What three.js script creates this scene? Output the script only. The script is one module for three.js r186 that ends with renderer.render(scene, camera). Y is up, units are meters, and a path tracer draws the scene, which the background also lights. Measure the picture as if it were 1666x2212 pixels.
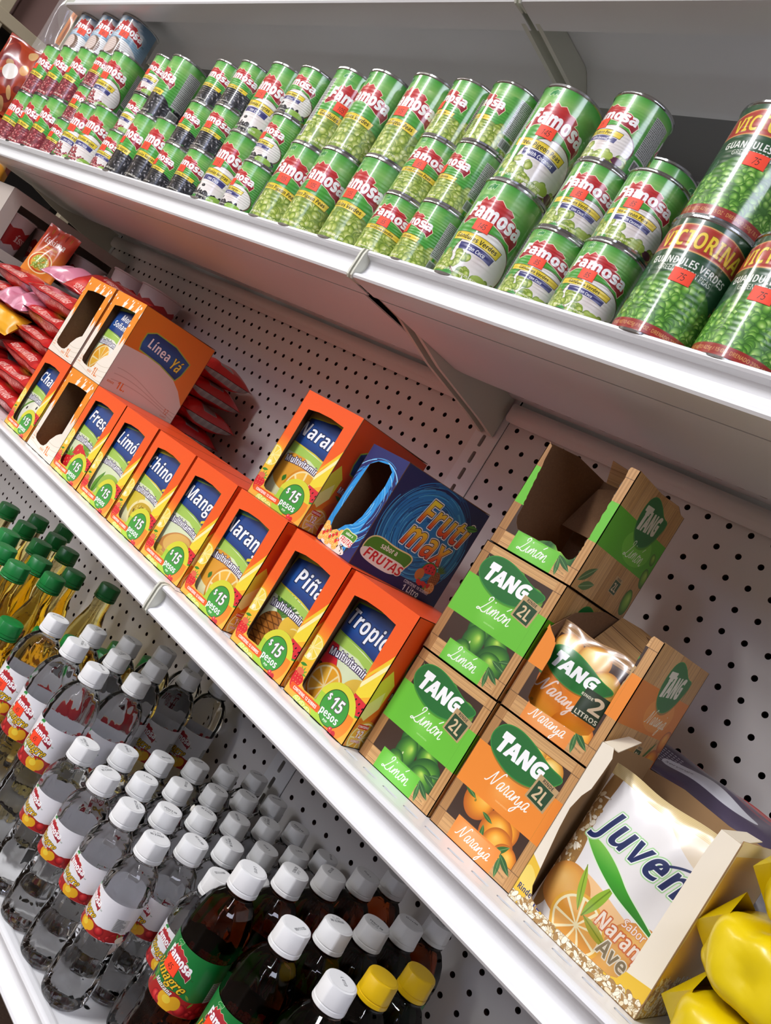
import * as THREE from 'three';
import { mergeGeometries, mergeVertices, toCreasedNormals } from 'three/addons/utils/BufferGeometryUtils.js';
import { RoundedBoxGeometry } from 'three/addons/geometries/RoundedBoxGeometry.js';
import { RectAreaLightUniformsLib } from 'three/addons/lights/RectAreaLightUniformsLib.js';

// ---------------------------------------------------------------- camera, exposure, lights
const scene = new THREE.Scene();
scene.background = new THREE.Color(0x000000);
const camera = new THREE.PerspectiveCamera(61.93, 1666 / 2212, 0.02, 40);
{
  const right = new THREE.Vector3(0.63381796, 0.52342145, -0.56947763);
  const up = new THREE.Vector3(-0.39341363, 0.85205811, 0.34528638);
  const back = new THREE.Vector3(0.66595834, 0.00519155, 0.74597087);
  const m = new THREE.Matrix4().makeBasis(right, up, back);
  camera.quaternion.setFromRotationMatrix(m);
  camera.position.set(0.66967, -0.17296, 0.88561);
}
const renderer = new THREE.WebGLRenderer({ antialias: true });
renderer.toneMapping = THREE.LinearToneMapping;
renderer.toneMappingExposure = 0.2;
renderer.shadowMap.enabled = true;
RectAreaLightUniformsLib.init();

// flat ceiling lamps running away from the shelves: [label, x, y, z from, z to, width, colour, radiance]
const LAMPS = [
  ['long white strip lamp nearest the middle of the shelving', -0.58, 1.42, 1.6, 2.5, 0.3, 0xfdfcff, 330],
  ['long white strip lamp in the middle of its row over the aisle', -0.58, 1.42, 2.75, 3.65, 0.3, 0xfdfcff, 260],
  ['long white strip lamp farthest out in its row over the aisle', -0.58, 1.42, 3.9, 4.8, 0.3, 0xfdfcff, 260],
  ['broad cool white strip lamp to the right across the aisle', 2.3, 1.42, 0.9, 2.3, 0.6, 0xe6eaff, 80],
  ['long white strip lamp to the left over the aisle end', -2.4, 1.42, 1.2, 2.1, 0.3, 0xfff8f0, 150],
];
const PANEL = { at: [0.35, 1.05, 4.4], w: 0.9, h: 0.5, color: 0xc4d0ff, intensity: 26 };

// ---------------------------------------------------------------- helpers
function rng(seed) { let s = seed >>> 0; return () => { s = (s + 0x6d2b79f5) | 0; let t = Math.imul(s ^ (s >>> 15), 1 | s); t = (t + Math.imul(t ^ (t >>> 7), 61 | t)) ^ t; return ((t ^ (t >>> 14)) >>> 0) / 4294967296; }; }
const used = {};
function numbered(n) { const k = used[n] = (used[n] ?? -1) + 1; return k ? n + '_' + String(k).padStart(3, '0') : n; }
function tag(o, label, category, group) { o.userData.label = label; o.userData.category = category; if (group) o.userData.group = group; return o; }
function thing(name, label, category, [x, y, z] = [0, 0, 0], turn = 0, group) {
  const o = new THREE.Group(); o.name = numbered(name); scene.add(o);
  o.position.set(x, y, z); o.rotation.y = turn; return tag(o, label, category, group);
}
function part(parent, name, geo, mat, label) {
  const o = new THREE.Mesh(geo, mat); o.name = name; o.castShadow = o.receiveShadow = true; parent.add(o);
  if (label) o.userData.label = label;
  return o;
}
function struct(name, geo, mat) { const o = new THREE.Mesh(geo, mat); o.name = name; o.userData.kind = 'structure'; o.castShadow = o.receiveShadow = true; scene.add(o); return o; }
const mm = (v) => v / 1000;
function box(x0, y0, z0, x1, y1, z1) { const g = new THREE.BoxGeometry(x1 - x0, y1 - y0, z1 - z0); g.translate((x0 + x1) / 2, (y0 + y1) / 2, (z0 + z1) / 2); return g; }
function rbox(x0, y0, z0, x1, y1, z1, r = 0.002, s = 2) { const g = new RoundedBoxGeometry(x1 - x0, y1 - y0, z1 - z0, s, r); g.translate((x0 + x1) / 2, (y0 + y1) / 2, (z0 + z1) / 2); return g; }
const plain = (g) => { const n = g.index ? g.toNonIndexed() : g.clone(); for (const k of Object.keys(n.attributes)) if (!['position', 'normal', 'uv'].includes(k)) n.deleteAttribute(k); n.clearGroups(); return n; };
const merge = (list) => mergeGeometries(list.map(plain));
// a profile of [z, y] points extruded along x from xa to xb
function extrudeX(pts, xa, xb, crease = 0.6) {
  const s = new THREE.Shape(pts.map(([z, y]) => new THREE.Vector2(-z, y)));
  const g = new THREE.ExtrudeGeometry(s, { depth: xb - xa, bevelEnabled: false });
  g.rotateY(Math.PI / 2); g.translate(xa, 0, 0);
  return toCreasedNormals(g, crease);
}
function lathe(pts, seg = 40) { return new THREE.LatheGeometry(pts.map(([r, y]) => new THREE.Vector2(r, y)), seg); }
// custom buffer builder: quads and triangles with uv
class MB {
  constructor() { this.p = []; this.t = []; this.i = []; }
  v(x, y, z, u = 0, w = 0) { this.p.push(x, y, z); this.t.push(u, w); return this.p.length / 3 - 1; }
  quad(a, b, c, d) { this.i.push(a, b, c, a, c, d); }
  tri(a, b, c) { this.i.push(a, b, c); }
  geo() { const g = new THREE.BufferGeometry(); g.setAttribute('position', new THREE.Float32BufferAttribute(this.p, 3)); g.setAttribute('uv', new THREE.Float32BufferAttribute(this.t, 2)); g.setIndex(this.i); g.computeVertexNormals(); return g; }
}
// plate in the x-y plane facing +z made of square cells, each with a hole (round or slot): returns [face, hole walls]
function cellPlate(xs, ys, hw, hh, kind, rx, ry, depth, zFace = 0) {
  const f = new MB(), w = new MB(), N = 12;
  for (const y of ys) for (const x of xs) {
    const ring = [], sq = [], bk = [], fr = [];
    for (let k = 0; k < N; k++) {
      const a = (k + 0.5) / N * 2 * Math.PI, c = Math.cos(a), s = Math.sin(a);
      const m = 1 / Math.max(Math.abs(c), Math.abs(s));
      let sx = c * m * hw, sy = s * m * hh;
      if (k % 3 === 1) { sx = Math.sign(c) * hw; sy = Math.sign(s) * hh; }
      let hx, hy;
      if (kind === 'round') { hx = c * rx; hy = s * ry; }
      else { const q = 1 / Math.pow(Math.pow(Math.abs(c), 6) + Math.pow(Math.abs(s), 6), 1 / 6); hx = c * q * rx; hy = s * q * ry; }
      sq.push(f.v(x + sx, y + sy, zFace)); ring.push(f.v(x + hx, y + hy, zFace));
      fr.push(w.v(x + hx, y + hy, zFace)); bk.push(w.v(x + hx, y + hy, zFace - depth));
    }
    for (let k = 0; k < N; k++) { const n = (k + 1) % N; f.quad(sq[k], sq[n], ring[n], ring[k]); w.quad(fr[k], fr[n], bk[n], bk[k]); }
  }
  return [f.geo(), w.geo()];
}
// ---------------------------------------------------------------- canvas helpers
function canvas(w, h) { const c = document.createElement('canvas'); c.width = w; c.height = h; return c; }
function texture(c, srgb = true) { const t = new THREE.CanvasTexture(c); if (srgb) t.colorSpace = THREE.SRGBColorSpace; t.magFilter = THREE.LinearFilter; return t; }
function repeatTex(c, srgb) { const t = texture(c, srgb); t.wrapS = t.wrapT = THREE.RepeatWrapping; return t; }
// text with squeeze, slant, outline
function txt(g, s, x, y, size, { fill = '#fff', stroke, lw = 0, sx = 1, skew = 0, rot = 0, font = 'sans-serif', weight = 'bold', align = 'center', style = '', shadow } = {}) {
  g.save(); g.translate(x, y); g.rotate(rot); g.transform(sx, 0, skew, 1, 0, 0);
  g.font = `${style} ${weight} ${size}px ${font}`; g.textAlign = align; g.textBaseline = 'middle'; g.lineJoin = 'round';
  if (stroke) { g.lineWidth = lw; g.strokeStyle = stroke; g.strokeText(s, 0, 0); }
  g.fillStyle = fill; g.fillText(s, 0, 0); g.restore();
}
// text along an arc: centre angle 'mid' (0 = up), radius r about (cx, cy)
function arcTxt(g, s, cx, cy, r, size, opt = {}) {
  const { sx = 1, spread = 1, weight = 'bold', font = 'sans-serif' } = opt;
  g.font = `${weight} ${size}px ${font}`;
  const ws = [...s].map((c) => g.measureText(c).width * sx * spread), total = ws.reduce((a, b) => a + b, 0);
  let at = -total / 2;
  [...s].forEach((c, i) => { const a = (at + ws[i] / 2) / Math.abs(r); txt(g, c, cx + Math.sin(a) * r * Math.sign(r), cy - Math.cos(a) * r, size, { ...opt, rot: a * Math.sign(r) * Math.sign(r) }); at += ws[i]; });
}
function poly(g, pts, fill, stroke, lw, smooth) {
  g.beginPath();
  if (smooth) {
    const n = pts.length;
    g.moveTo((pts[n - 1][0] + pts[0][0]) / 2, (pts[n - 1][1] + pts[0][1]) / 2);
    for (let i = 0; i < n; i++) { const q = pts[(i + 1) % n]; g.quadraticCurveTo(pts[i][0], pts[i][1], (pts[i][0] + q[0]) / 2, (pts[i][1] + q[1]) / 2); }
  } else pts.forEach(([x, y], i) => (i ? g.lineTo(x, y) : g.moveTo(x, y)));
  g.closePath();
  if (fill) { g.fillStyle = fill; g.fill(); }
  if (stroke) { g.lineWidth = lw; g.strokeStyle = stroke; g.lineJoin = 'round'; g.stroke(); }
}
function ell(g, x, y, rx, ry, fill, rot = 0, stroke, lw) { g.beginPath(); g.ellipse(x, y, rx, ry, rot, 0, Math.PI * 2); if (fill) { g.fillStyle = fill; g.fill(); } if (stroke) { g.strokeStyle = stroke; g.lineWidth = lw; g.stroke(); } }
function vgrad(g, y0, y1, ...stops) { const q = g.createLinearGradient(0, y0, 0, y1); stops.forEach(([t, c]) => q.addColorStop(t, c)); return q; }
function rgrad(g, x, y, r, ...stops) { const q = g.createRadialGradient(x - r * 0.3, y - r * 0.35, r * 0.05, x, y, r); stops.forEach(([t, c]) => q.addColorStop(t, c)); return q; }
function rrect(g, x, y, w, h, r, fill, stroke, lw) { g.beginPath(); g.roundRect(x, y, w, h, r); if (fill) { g.fillStyle = fill; g.fill(); } if (stroke) { g.strokeStyle = stroke; g.lineWidth = lw; g.stroke(); } }
// printed pictures: beans or peas scattered in a rectangle
function seeds(g, R, x0, y0, w, h, n, size, cols, kind = 'pea') {
  for (let i = 0; i < n; i++) {
    const x = x0 + R() * w, y = y0 + (i / n) * h * 0.9 + R() * h * 0.1, s = size * (0.8 + R() * 0.45), c = cols[Math.floor(R() * cols.length)];
    g.save(); g.translate(x, y); g.rotate(R() * 6.3);
    const k = kind === 'pea' ? 0.86 : 0.6;
    g.scale(1, k);
    g.fillStyle = rgrad(g, 0, 0, s, [0, c[0]], [0.55, c[1]], [1, c[2]]); g.beginPath(); g.arc(0, 0, s, 0, 6.3); g.fill();
    if (kind === 'bean') { g.fillStyle = 'rgba(255,240,235,.75)'; g.beginPath(); g.ellipse(-s * 0.25, -s * 0.4, s * 0.38, s * 0.1, 0.3, 0, 6.3); g.fill(); }
    g.restore();
  }
}
function leaf(g, x, y, l, w, rot, c0, c1) {
  g.save(); g.translate(x, y); g.rotate(rot); g.beginPath(); g.moveTo(0, 0); g.quadraticCurveTo(l * 0.4, -w, l, 0); g.quadraticCurveTo(l * 0.5, w, 0, 0); g.fillStyle = c0; g.fill();
  g.strokeStyle = c1; g.lineWidth = Math.max(1, w * 0.12); g.beginPath(); g.moveTo(0, 0); g.lineTo(l, 0); g.stroke(); g.restore();
}
function citrus(g, x, y, r, rind, pith, flesh, seg) {
  ell(g, x, y, r, r, rind); ell(g, x, y, r * 0.9, r * 0.9, pith);
  for (let k = 0; k < 9; k++) { const a = k / 9 * 6.283; g.beginPath(); g.moveTo(x + Math.cos(a) * r * 0.08, y + Math.sin(a) * r * 0.08); g.arc(x, y, r * 0.82, a - 0.29, a + 0.29); g.closePath(); g.fillStyle = k % 2 ? flesh : seg; g.fill(); }
}
function woodFill(g, R, x, y, w, h, vertical, base = '#b98a55') {
  g.save(); g.beginPath(); g.rect(x, y, w, h); g.clip(); g.fillStyle = base; g.fillRect(x, y, w, h);
  const n = Math.round((vertical ? w : h) / 1.6);
  for (let i = 0; i < n; i++) {
    const a = R(); g.strokeStyle = a < 0.5 ? `rgba(96,58,26,${0.08 + R() * 0.22})` : `rgba(226,184,128,${0.06 + R() * 0.22})`; g.lineWidth = 0.6 + R() * 2.2;
    const p = R(), q = p + (R() - 0.5) * 0.03; g.beginPath();
    if (vertical) { g.moveTo(x + p * w, y); g.bezierCurveTo(x + q * w, y + h * 0.3, x + p * w, y + h * 0.7, x + q * w, y + h); } else { g.moveTo(x, y + p * h); g.bezierCurveTo(x + w * 0.3, y + q * h, x + w * 0.7, y + p * h, x + w, y + q * h); }
    g.stroke();
  }
  g.restore();
}
// a joined-up handwriting: strokes in units of x-height
const GLYPH = {
  L: [[[0.5, 1.25], [0.35, 1.5], [0.6, 1.75], [0.85, 1.6], [0.7, 1.1], [0.45, 0.45], [0.2, 0.0], [-0.1, 0.02], [0.0, 0.25], [0.35, 0.12], [0.7, -0.05], [1.0, 0.1]], 0.95],
  N: [[[-0.05, 0.1], [0.15, 0.0], [0.4, 0.9], [0.55, 1.6], [0.6, 1.0], [0.72, 0.1], [0.85, 0.05], [1.05, 0.9], [1.2, 1.6], [1.38, 1.72], [1.48, 1.55]], 1.35],
  i: [[[0, 0.15], [0.2, 0.75], [0.22, 0.95], [0.18, 0.3], [0.3, 0.02], [0.5, 0.2]], 0.48, [0.3, 1.4]],
  m: [[[0, 0.2], [0.15, 0.85], [0.18, 0.5], [0.12, 0.0], [0.22, 0.55], [0.42, 0.95], [0.48, 0.6], [0.42, 0.0], [0.55, 0.6], [0.75, 0.95], [0.8, 0.5], [0.8, 0.08], [0.95, 0.05], [1.08, 0.2]], 1.05],
  n: [[[0, 0.2], [0.15, 0.85], [0.18, 0.5], [0.12, 0.0], [0.25, 0.6], [0.48, 0.95], [0.52, 0.5], [0.52, 0.08], [0.66, 0.04], [0.8, 0.2]], 0.76],
  o: [[[0.0, 0.2], [0.15, 0.6], [0.38, 0.95], [0.18, 0.85], [0.08, 0.4], [0.22, 0.02], [0.45, 0.2], [0.5, 0.65], [0.4, 0.9], [0.55, 0.75], [0.72, 0.8]], 0.66],
  a: [[[0.5, 0.85], [0.3, 0.95], [0.1, 0.6], [0.1, 0.1], [0.3, 0.05], [0.48, 0.5], [0.54, 0.9], [0.48, 0.3], [0.56, 0.03], [0.75, 0.2]], 0.7],
  r: [[[0, 0.15], [0.15, 0.7], [0.2, 1.05], [0.35, 0.85], [0.42, 0.8], [0.34, 0.3], [0.42, 0.03], [0.58, 0.2]], 0.56],
  j: [[[0.0, 0.2], [0.25, 0.9], [0.22, 0.2], [0.1, -0.6], [-0.15, -0.85], [-0.25, -0.55], [0.1, -0.1], [0.42, 0.2]], 0.42, [0.34, 1.4]],
};
function script(g, word, x, y, size, color, lw, rot = 0) {
  g.save(); g.translate(x, y); g.rotate(rot); g.transform(1, 0, -0.22, 1, 0, 0); g.strokeStyle = color; g.lineWidth = lw; g.lineCap = g.lineJoin = 'round';
  let total = 0; for (const c of word) total += GLYPH[c === 'ó' ? 'o' : c][1];
  let at = -total / 2 * size;
  for (const c of word) {
    const [pts, adv, dot] = GLYPH[c === 'ó' ? 'o' : c];
    const P = pts.map(([px, py]) => [at + px * size, -(py - 0.5) * size]);
    g.beginPath(); g.moveTo(...P[0]);
    for (let i = 1; i < P.length - 1; i++) g.quadraticCurveTo(P[i][0], P[i][1], (P[i][0] + P[i + 1][0]) / 2, (P[i][1] + P[i + 1][1]) / 2);
    g.lineTo(...P[P.length - 1]); g.stroke();
    if (dot) { g.beginPath(); g.arc(at + dot[0] * size, -(dot[1] - 0.5) * size, lw * 0.7, 0, 6.3); g.fillStyle = color; g.fill(); }
    if (c === 'ó') { g.beginPath(); g.moveTo(at + 0.32 * size, -0.8 * size); g.lineTo(at + 0.55 * size, -1.15 * size); g.stroke(); }
    at += adv * size;
  }
  g.restore();
}
// ---------------------------------------------------------------- materials
const std = (color, roughness = 0.5, extra = {}) => new THREE.MeshStandardMaterial({ color, roughness, side: THREE.DoubleSide, ...extra });
const phys = (color, roughness = 0.5, extra = {}) => new THREE.MeshPhysicalMaterial({ color, roughness, side: THREE.DoubleSide, ...extra });
function noiseCanvas(w, h, seed, lo, hi, n, s0, s1) {
  const c = canvas(w, h), g = c.getContext('2d'), R = rng(seed); g.fillStyle = `rgb(${lo},${lo},${lo})`; g.fillRect(0, 0, w, h);
  for (let i = 0; i < n; i++) { const v = Math.round(lo + R() * (hi - lo)); g.fillStyle = `rgba(${v},${v},${v},.5)`; const s = s0 + R() * (s1 - s0); g.beginPath(); g.arc(R() * w, R() * h, s, 0, 6.3); g.fill(); }
  return c;
}
const paintBump = repeatTex(noiseCanvas(256, 256, 3, 110, 150, 5000, 0.6, 2.2), false);
const enamel = phys(0xe6e7e8, 0.33, { bumpMap: paintBump, bumpScale: 0.00008, clearcoat: 0.25, clearcoatRoughness: 0.25 });
const enamelDull = std(0xdcdad6, 0.5);
const bracketPaint = std(0xd3d4c6, 0.5);
const pegPaint = std(0xdedbd8, 0.48);
const hardboard = std(0x3a2318, 0.9);
const darkVoid = std(0x120d0b, 0.95);
const tin = std(0xb9babb, 0.24, { metalness: 1 });
const tinDark = std(0x77787a, 0.42, { metalness: 1 });
const kraft = (() => {
  const c = canvas(256, 256), g = c.getContext('2d'), R = rng(5); g.fillStyle = '#7d5b3d'; g.fillRect(0, 0, 256, 256);
  for (let i = 0; i < 5000; i++) { g.strokeStyle = R() < 0.5 ? 'rgba(60,38,20,.12)' : 'rgba(180,146,108,.12)'; g.lineWidth = 0.7; const x = R() * 256, y = R() * 256, a = R() * 6.3; g.beginPath(); g.moveTo(x, y); g.lineTo(x + Math.cos(a) * 7, y + Math.sin(a) * 7); g.stroke(); }
  return std(0xffffff, 0.9, { map: repeatTex(c) });
})();
const greyboard = std(0xb9afa6, 0.85);

// ---------------------------------------------------------------- the room
const wallMat = std(0xa49c92, 0.85), ceilMat = std(0xe4e2dc, 0.9);
const floorTex = (() => { const c = canvas(512, 512), g = c.getContext('2d'), R = rng(9); g.fillStyle = '#5f4c40'; g.fillRect(0, 0, 512, 512); for (let i = 0; i < 7000; i++) { const v = R(); g.fillStyle = v < 0.5 ? 'rgba(40,28,22,.25)' : 'rgba(140,118,100,.2)'; g.fillRect(R() * 512, R() * 512, 1 + R() * 3, 1 + R() * 3); } const t = repeatTex(c); t.repeat.set(10, 10); return t; })();
struct('floor', box(-3.2, -1.45, -1.8, 4.2, -1.35, 5.6), std(0xffffff, 0.45, { map: floorTex }));
struct('ceiling', box(-3.2, 1.62, -1.8, 4.2, 1.72, 5.6), ceilMat);
struct('wall_back', box(-3.2, -1.35, -1.8, 4.2, 1.62, -1.7), wallMat);
struct('wall_front', box(-3.2, -1.35, 5.5, 4.2, 1.62, 5.6), wallMat);
struct('wall_left', box(-3.2, -1.35, -1.7, -3.1, 1.62, 5.5), wallMat);
struct('wall_right', box(4.1, -1.35, -1.7, 4.2, 1.62, 5.5), wallMat);
for (const [label, x, y, z0, z1, w, color, nits] of LAMPS) {
  const L = z1 - z0, t = thing('strip_lamp', label, 'lamp', [x, y, (z0 + z1) / 2]);
  const glow = new THREE.MeshStandardMaterial({ color: 0xffffff, emissive: color, emissiveIntensity: nits * 0.1, roughness: 0.4 });
  part(t, 'housing', rbox(-w / 2 - 0.02, 0.004, -L / 2 - 0.03, w / 2 + 0.02, 0.06, L / 2 + 0.03, 0.006), enamelDull);
  part(t, 'diffuser', box(-w / 2, 0, -L / 2, w / 2, 0.004, L / 2), glow);
  for (const e of [-1, 1]) part(t, 'hanger', new THREE.CylinderGeometry(0.004, 0.004, 1.62 - y - 0.06, 8).translate(0, (1.62 - y + 0.06) / 2, e * L * 0.4), enamelDull);
  const l = new THREE.RectAreaLight(color, nits, w, L); l.name = 'strip_light'; l.position.set(x, y - 0.004, (z0 + z1) / 2); l.rotation.x = -Math.PI / 2; scene.add(l);
}
{
  const { at, w, h, color, intensity } = PANEL;
  const t = thing('light_panel', 'wide cool white light panel hanging far back above the aisle', 'lamp', at);
  const toward = new THREE.Vector3(0.1, -0.1, 0.2).sub(new THREE.Vector3(...at)).normalize();
  t.quaternion.setFromUnitVectors(new THREE.Vector3(0, 0, 1), toward);
  part(t, 'frame', rbox(-w / 2 - 0.02, -h / 2 - 0.02, -0.04, w / 2 + 0.02, h / 2 + 0.02, -0.004, 0.004), enamelDull);
  part(t, 'diffuser', box(-w / 2, -h / 2, -0.004, w / 2, h / 2, 0), new THREE.MeshStandardMaterial({ color: 0xffffff, emissive: color, emissiveIntensity: intensity * 0.35 }));
  for (const s of [-1, 1]) part(t, 'hanger', new THREE.CylinderGeometry(0.004, 0.004, 0.6, 8).translate(s * w * 0.4, h / 2 + 0.3, -0.02), enamelDull);
  const l = new THREE.RectAreaLight(color, intensity, w, h); l.name = 'panel_light';
  l.position.set(...at).addScaledVector(toward, 0.004); l.lookAt(0.1, -0.1, 0.2); scene.add(l);
}

// ---------------------------------------------------------------- the shelving
const P = 0.0254;
const xsFrom = (x0, n) => Array.from({ length: n }, (_, k) => x0 + k * P);
function pegboard(label, x0, n, yOff, xa, xb) {
  const t = thing('pegboard_panel', label, 'pegboard', [(xa + xb) / 2, -0.79, 0]);
  const ys = Array.from({ length: 31 }, (_, k) => yOff - k * P);
  const [f, w] = cellPlate(xsFrom(x0, n), ys, P / 2, P / 2, 'round', 0.0034, 0.0034, 0.006);
  const yb = ys[30] - P / 2, yt = ys[0] + P / 2;
  const edge = [];
  edge.push(box(xa, yb, -0.006, x0 - P / 2, yt, 0)); edge.push(box(x0 + (n - 0.5) * P, yb, -0.006, xb, yt, 0));
  const mv = (g) => g.translate(-(xa + xb) / 2, 0.79, 0);
  part(t, 'board_face', mv(merge([f, ...edge])), pegPaint);
  part(t, 'hole_edges', mv(w), hardboard);
  part(t, 'backing', mv(box(xa, -0.79, -0.03, xb, yt, -0.012)), darkVoid);
  part(t, 'upper_panel', mv(box(xa, yt, -0.012, xb, 0.56, -0.002)), enamelDull);
  return t;
}
pegboard('white perforated back panel behind the drink mix boxes, left of the slotted post', -0.0709 - 47 * P, 48, 0.0048, -1.2405, -0.0588);
pegboard('white perforated back panel behind the wood-print boxes, right of the slotted post', 0, 47, 0, -0.0168, 1.2);
function upright(cx, label) {
  const t = thing('slotted_post', label, 'post', [cx, -1.35, 0]);
  const ys = Array.from({ length: 50 }, (_, k) => 0.48 - 0.0035 - k * P);
  const [f, w] = cellPlate([-0.002], ys, 0.0125, P / 2, 'slot', 0.0031, 0.0088, 0.008, 0.002);
  const yb = ys[49] - P / 2;
  part(t, 'front_plate', merge([f, box(-0.0205, yb, 0.0005, -0.0145, 0.49, 0.002), box(0.0105, yb, 0.0005, 0.0205, 0.49, 0.002), box(-0.0205, -1.35, 0.0005, 0.0205, yb, 0.002)]).translate(0, 1.35, 0), enamel);
  part(t, 'slot_edges', w.translate(0, 1.35, 0), enamelDull);
  part(t, 'core', box(-0.0205, -1.35, -0.045, 0.0205, 0.56, -0.013).translate(0, 1.35, 0), darkVoid);
  return t;
}
upright(-0.0378, 'white slotted steel post between the two shelf bays');
upright(-1.2615, 'white slotted steel post at the far left end of the shelving');
upright(1.224, 'white slotted steel post at the near right end of the shelving');

const LIP = [[0.3165, -0.002], [0.318, 0.0], [0.322, 0.0012], [0.327, 0.0012], [0.3303, -0.0004], [0.331, -0.0028], [0.3297, -0.005], [0.3262, -0.006], [0.3228, -0.0072], [0.3212, -0.0105], [0.3211, -0.0155], [0.3222, -0.0208], [0.3248, -0.0246], [0.3282, -0.0262], [0.3313, -0.0278], [0.3322, -0.0303], [0.3308, -0.0326], [0.3275, -0.0335], [0.2925, -0.0335], [0.2925, -0.0323], [0.318, -0.0323], [0.3168, -0.029]];
const PAN = [[0.29, -0.0335], [0.135, -0.0335], [0.118, -0.0305], [0.106, -0.0225], [0.096, -0.0128], [0.086, -0.0095], [0.0515, -0.0095], [0.0515, -0.0082], [0.0865, -0.0082], [0.097, -0.0112], [0.1075, -0.021], [0.119, -0.029], [0.135, -0.032], [0.2885, -0.032], [0.2885, -0.01], [0.29, -0.01]];
const ROOFPAN = [[0.27, -0.0085], [0.214, -0.0085], [0.206, -0.0115], [0.187, -0.0255], [0.182, -0.0275], [0.178, -0.029], [0.172, -0.029], [0.170, -0.027], [0.170, -0.0245], [0.1715, -0.0245], [0.1715, -0.0265], [0.173, -0.0275], [0.1775, -0.0275], [0.1815, -0.026], [0.186, -0.024], [0.205, -0.0102], [0.2135, -0.007], [0.27, -0.007]];
const ROLL = Array.from({ length: 16 }, (_, k) => { const a = k / 16 * 6.283, s = Math.sin(a); return [0.0085 + 0.0075 * Math.cos(a), (s > 0 ? -0.022 : -0.033) + 0.0075 * s]; });
const BRACKET = [[0.303, -0.009], [0.303, -0.026], [0.2344, -0.028], [0.1575, -0.045], [0.0452, -0.0592], [0.004, -0.0665], [0.004, -0.009]];
const ROOFBRACKET = [[0.318, -0.009], [0.318, -0.030], [0.302, -0.0335], [0.19, -0.038], [0.08, -0.05], [0.004, -0.062], [0.004, -0.009]];
function shelf(xa, xb, yTop, kind, label, slotX) {
  const cx = (xa + xb) / 2, t = thing('metal_shelf', label, 'shelf', [cx, yTop, 0]);
  const a = xa - cx, b = xb - cx, n = Math.floor((xb - xa - 0.02) / P);
  const phase = ((slotX - xa) % P + P) % P + (((slotX - xa) % P + P) % P < 0.01 ? P : 0);
  const xs = xsFrom(a + phase, n - 1), xl = xs[0] - P / 2, xr = xs[xs.length - 1] + P / 2, d0 = -0.0035, d1 = -0.0022;
  const deck = [], plateTop = (g) => g.rotateX(-Math.PI / 2).translate(0, d1, 0), plateLow = (g) => g.rotateX(Math.PI / 2);
  const strip = kind === 'round' ? [0.2388, 0.2896] : [0.2868, 0.3122];
  deck.push(box(a, d0, 0.0025, b, d1, strip[0]), box(a, d0, strip[1], b, d1, 0.3175), box(a, d0, strip[0], xl, d1, strip[1]), box(xr, d0, strip[0], b, d1, strip[1]));
  const [f, w] = kind === 'round' ? cellPlate(xs, [-0.2769, -0.2515], P / 2, P / 2, 'round', 0.0036, 0.0036, 0.0013) : cellPlate(xs, [-0.2995], P / 2, P / 2, 'slot', 0.0085, 0.0022, 0.0013);
  if (kind !== 'roof') deck.push(plateTop(f), plateTop(w)); else deck.push(box(xl, d0, strip[0], xr, d1, strip[1]));
  part(t, 'deck', merge(deck), enamel);
  part(t, 'front_lip', extrudeX(LIP, a + 0.0025, b - 0.0025), enamel);
  const cap = (x, s) => { const pts = [[0.316, -0.0335], [0.316, 0.0005], [0.32, 0.0016], [0.328, 0.0016], [0.3318, 0.0], [0.3332, -0.006], [0.3338, -0.026], [0.3335, -0.0318], [0.331, -0.0345]]; return extrudeX(pts, Math.min(x, x + s * 0.0028), Math.max(x, x + s * 0.0028), 0.5); };
  part(t, 'lip_end_cap', cap(a, 1), bracketPaint); part(t, 'lip_end_cap', cap(b, -1), bracketPaint);
  if (kind === 'roof') {
    const [rf, rw] = cellPlate(xs, [0.2865], P / 2, P / 2, 'round', 0.0035, 0.0035, 0.0013);
    part(t, 'underside_pan', merge([extrudeX(ROOFPAN, a + 0.012, b - 0.012), plateLow(rf).translate(0, -0.0085, 0), plateLow(rw).translate(0, -0.0085, 0), box(a + 0.012, -0.0085, 0.2992, b - 0.012, -0.0072, 0.318)]), enamel);
    part(t, 'deck_underlay', box(a + 0.012, -0.0055, 0.02, b - 0.012, -0.0042, 0.315), std(0x8d8c8c, 0.6));
  } else {
    const [rf, rw] = cellPlate(xs, [0.031], P / 2, 0.0205, 'slot', 0.0042, 0.0017, 0.0013);
    part(t, 'underside_pan', merge([extrudeX(PAN, a + 0.012, b - 0.012), plateLow(rf).translate(0, -0.0095, 0), plateLow(rw).translate(0, -0.0095, 0)]), enamel);
  }
  part(t, 'rear_roll', extrudeX(ROLL, a + 0.022, b - 0.022, 1.2), enamelDull);
  for (const s of [0, 1]) { const x = s ? b - 0.0115 : a + 0.0055; part(t, 'bracket', extrudeX(kind === 'roof' ? ROOFBRACKET : BRACKET, x, x + 0.006, 0.3), bracketPaint); }
  return t;
}
const Y1 = 0.0445, Y2 = -0.3625, Y3 = -0.7268, Y0 = 0.3772, D1 = Y1 - 0.0022, D2 = Y2 - 0.0022, D3 = Y3 - 0.0022;
const B1 = [-1.2595, -0.0408], B2 = [-0.0376, 1.199];
shelf(...B1, Y0, 'roof', 'white metal shelf roofing over the tins, left bay', -0.0072);
shelf(...B2, Y0, 'roof', 'white metal shelf roofing over the tins, right bay', -0.0072);
shelf(...B1, Y1, 'slot', 'white metal shelf carrying the bean and pea tins, left bay', 0.256);
shelf(...B2, Y1, 'slot', 'white metal shelf carrying the dark green tins, right bay', 0.256);
shelf(...B1, Y2, 'slot', 'white metal shelf carrying the orange drink mix boxes, left bay', 0.256);
shelf(...B2, Y2, 'slot', 'white metal shelf carrying the wood-print boxes, right bay', 0.256);
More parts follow.
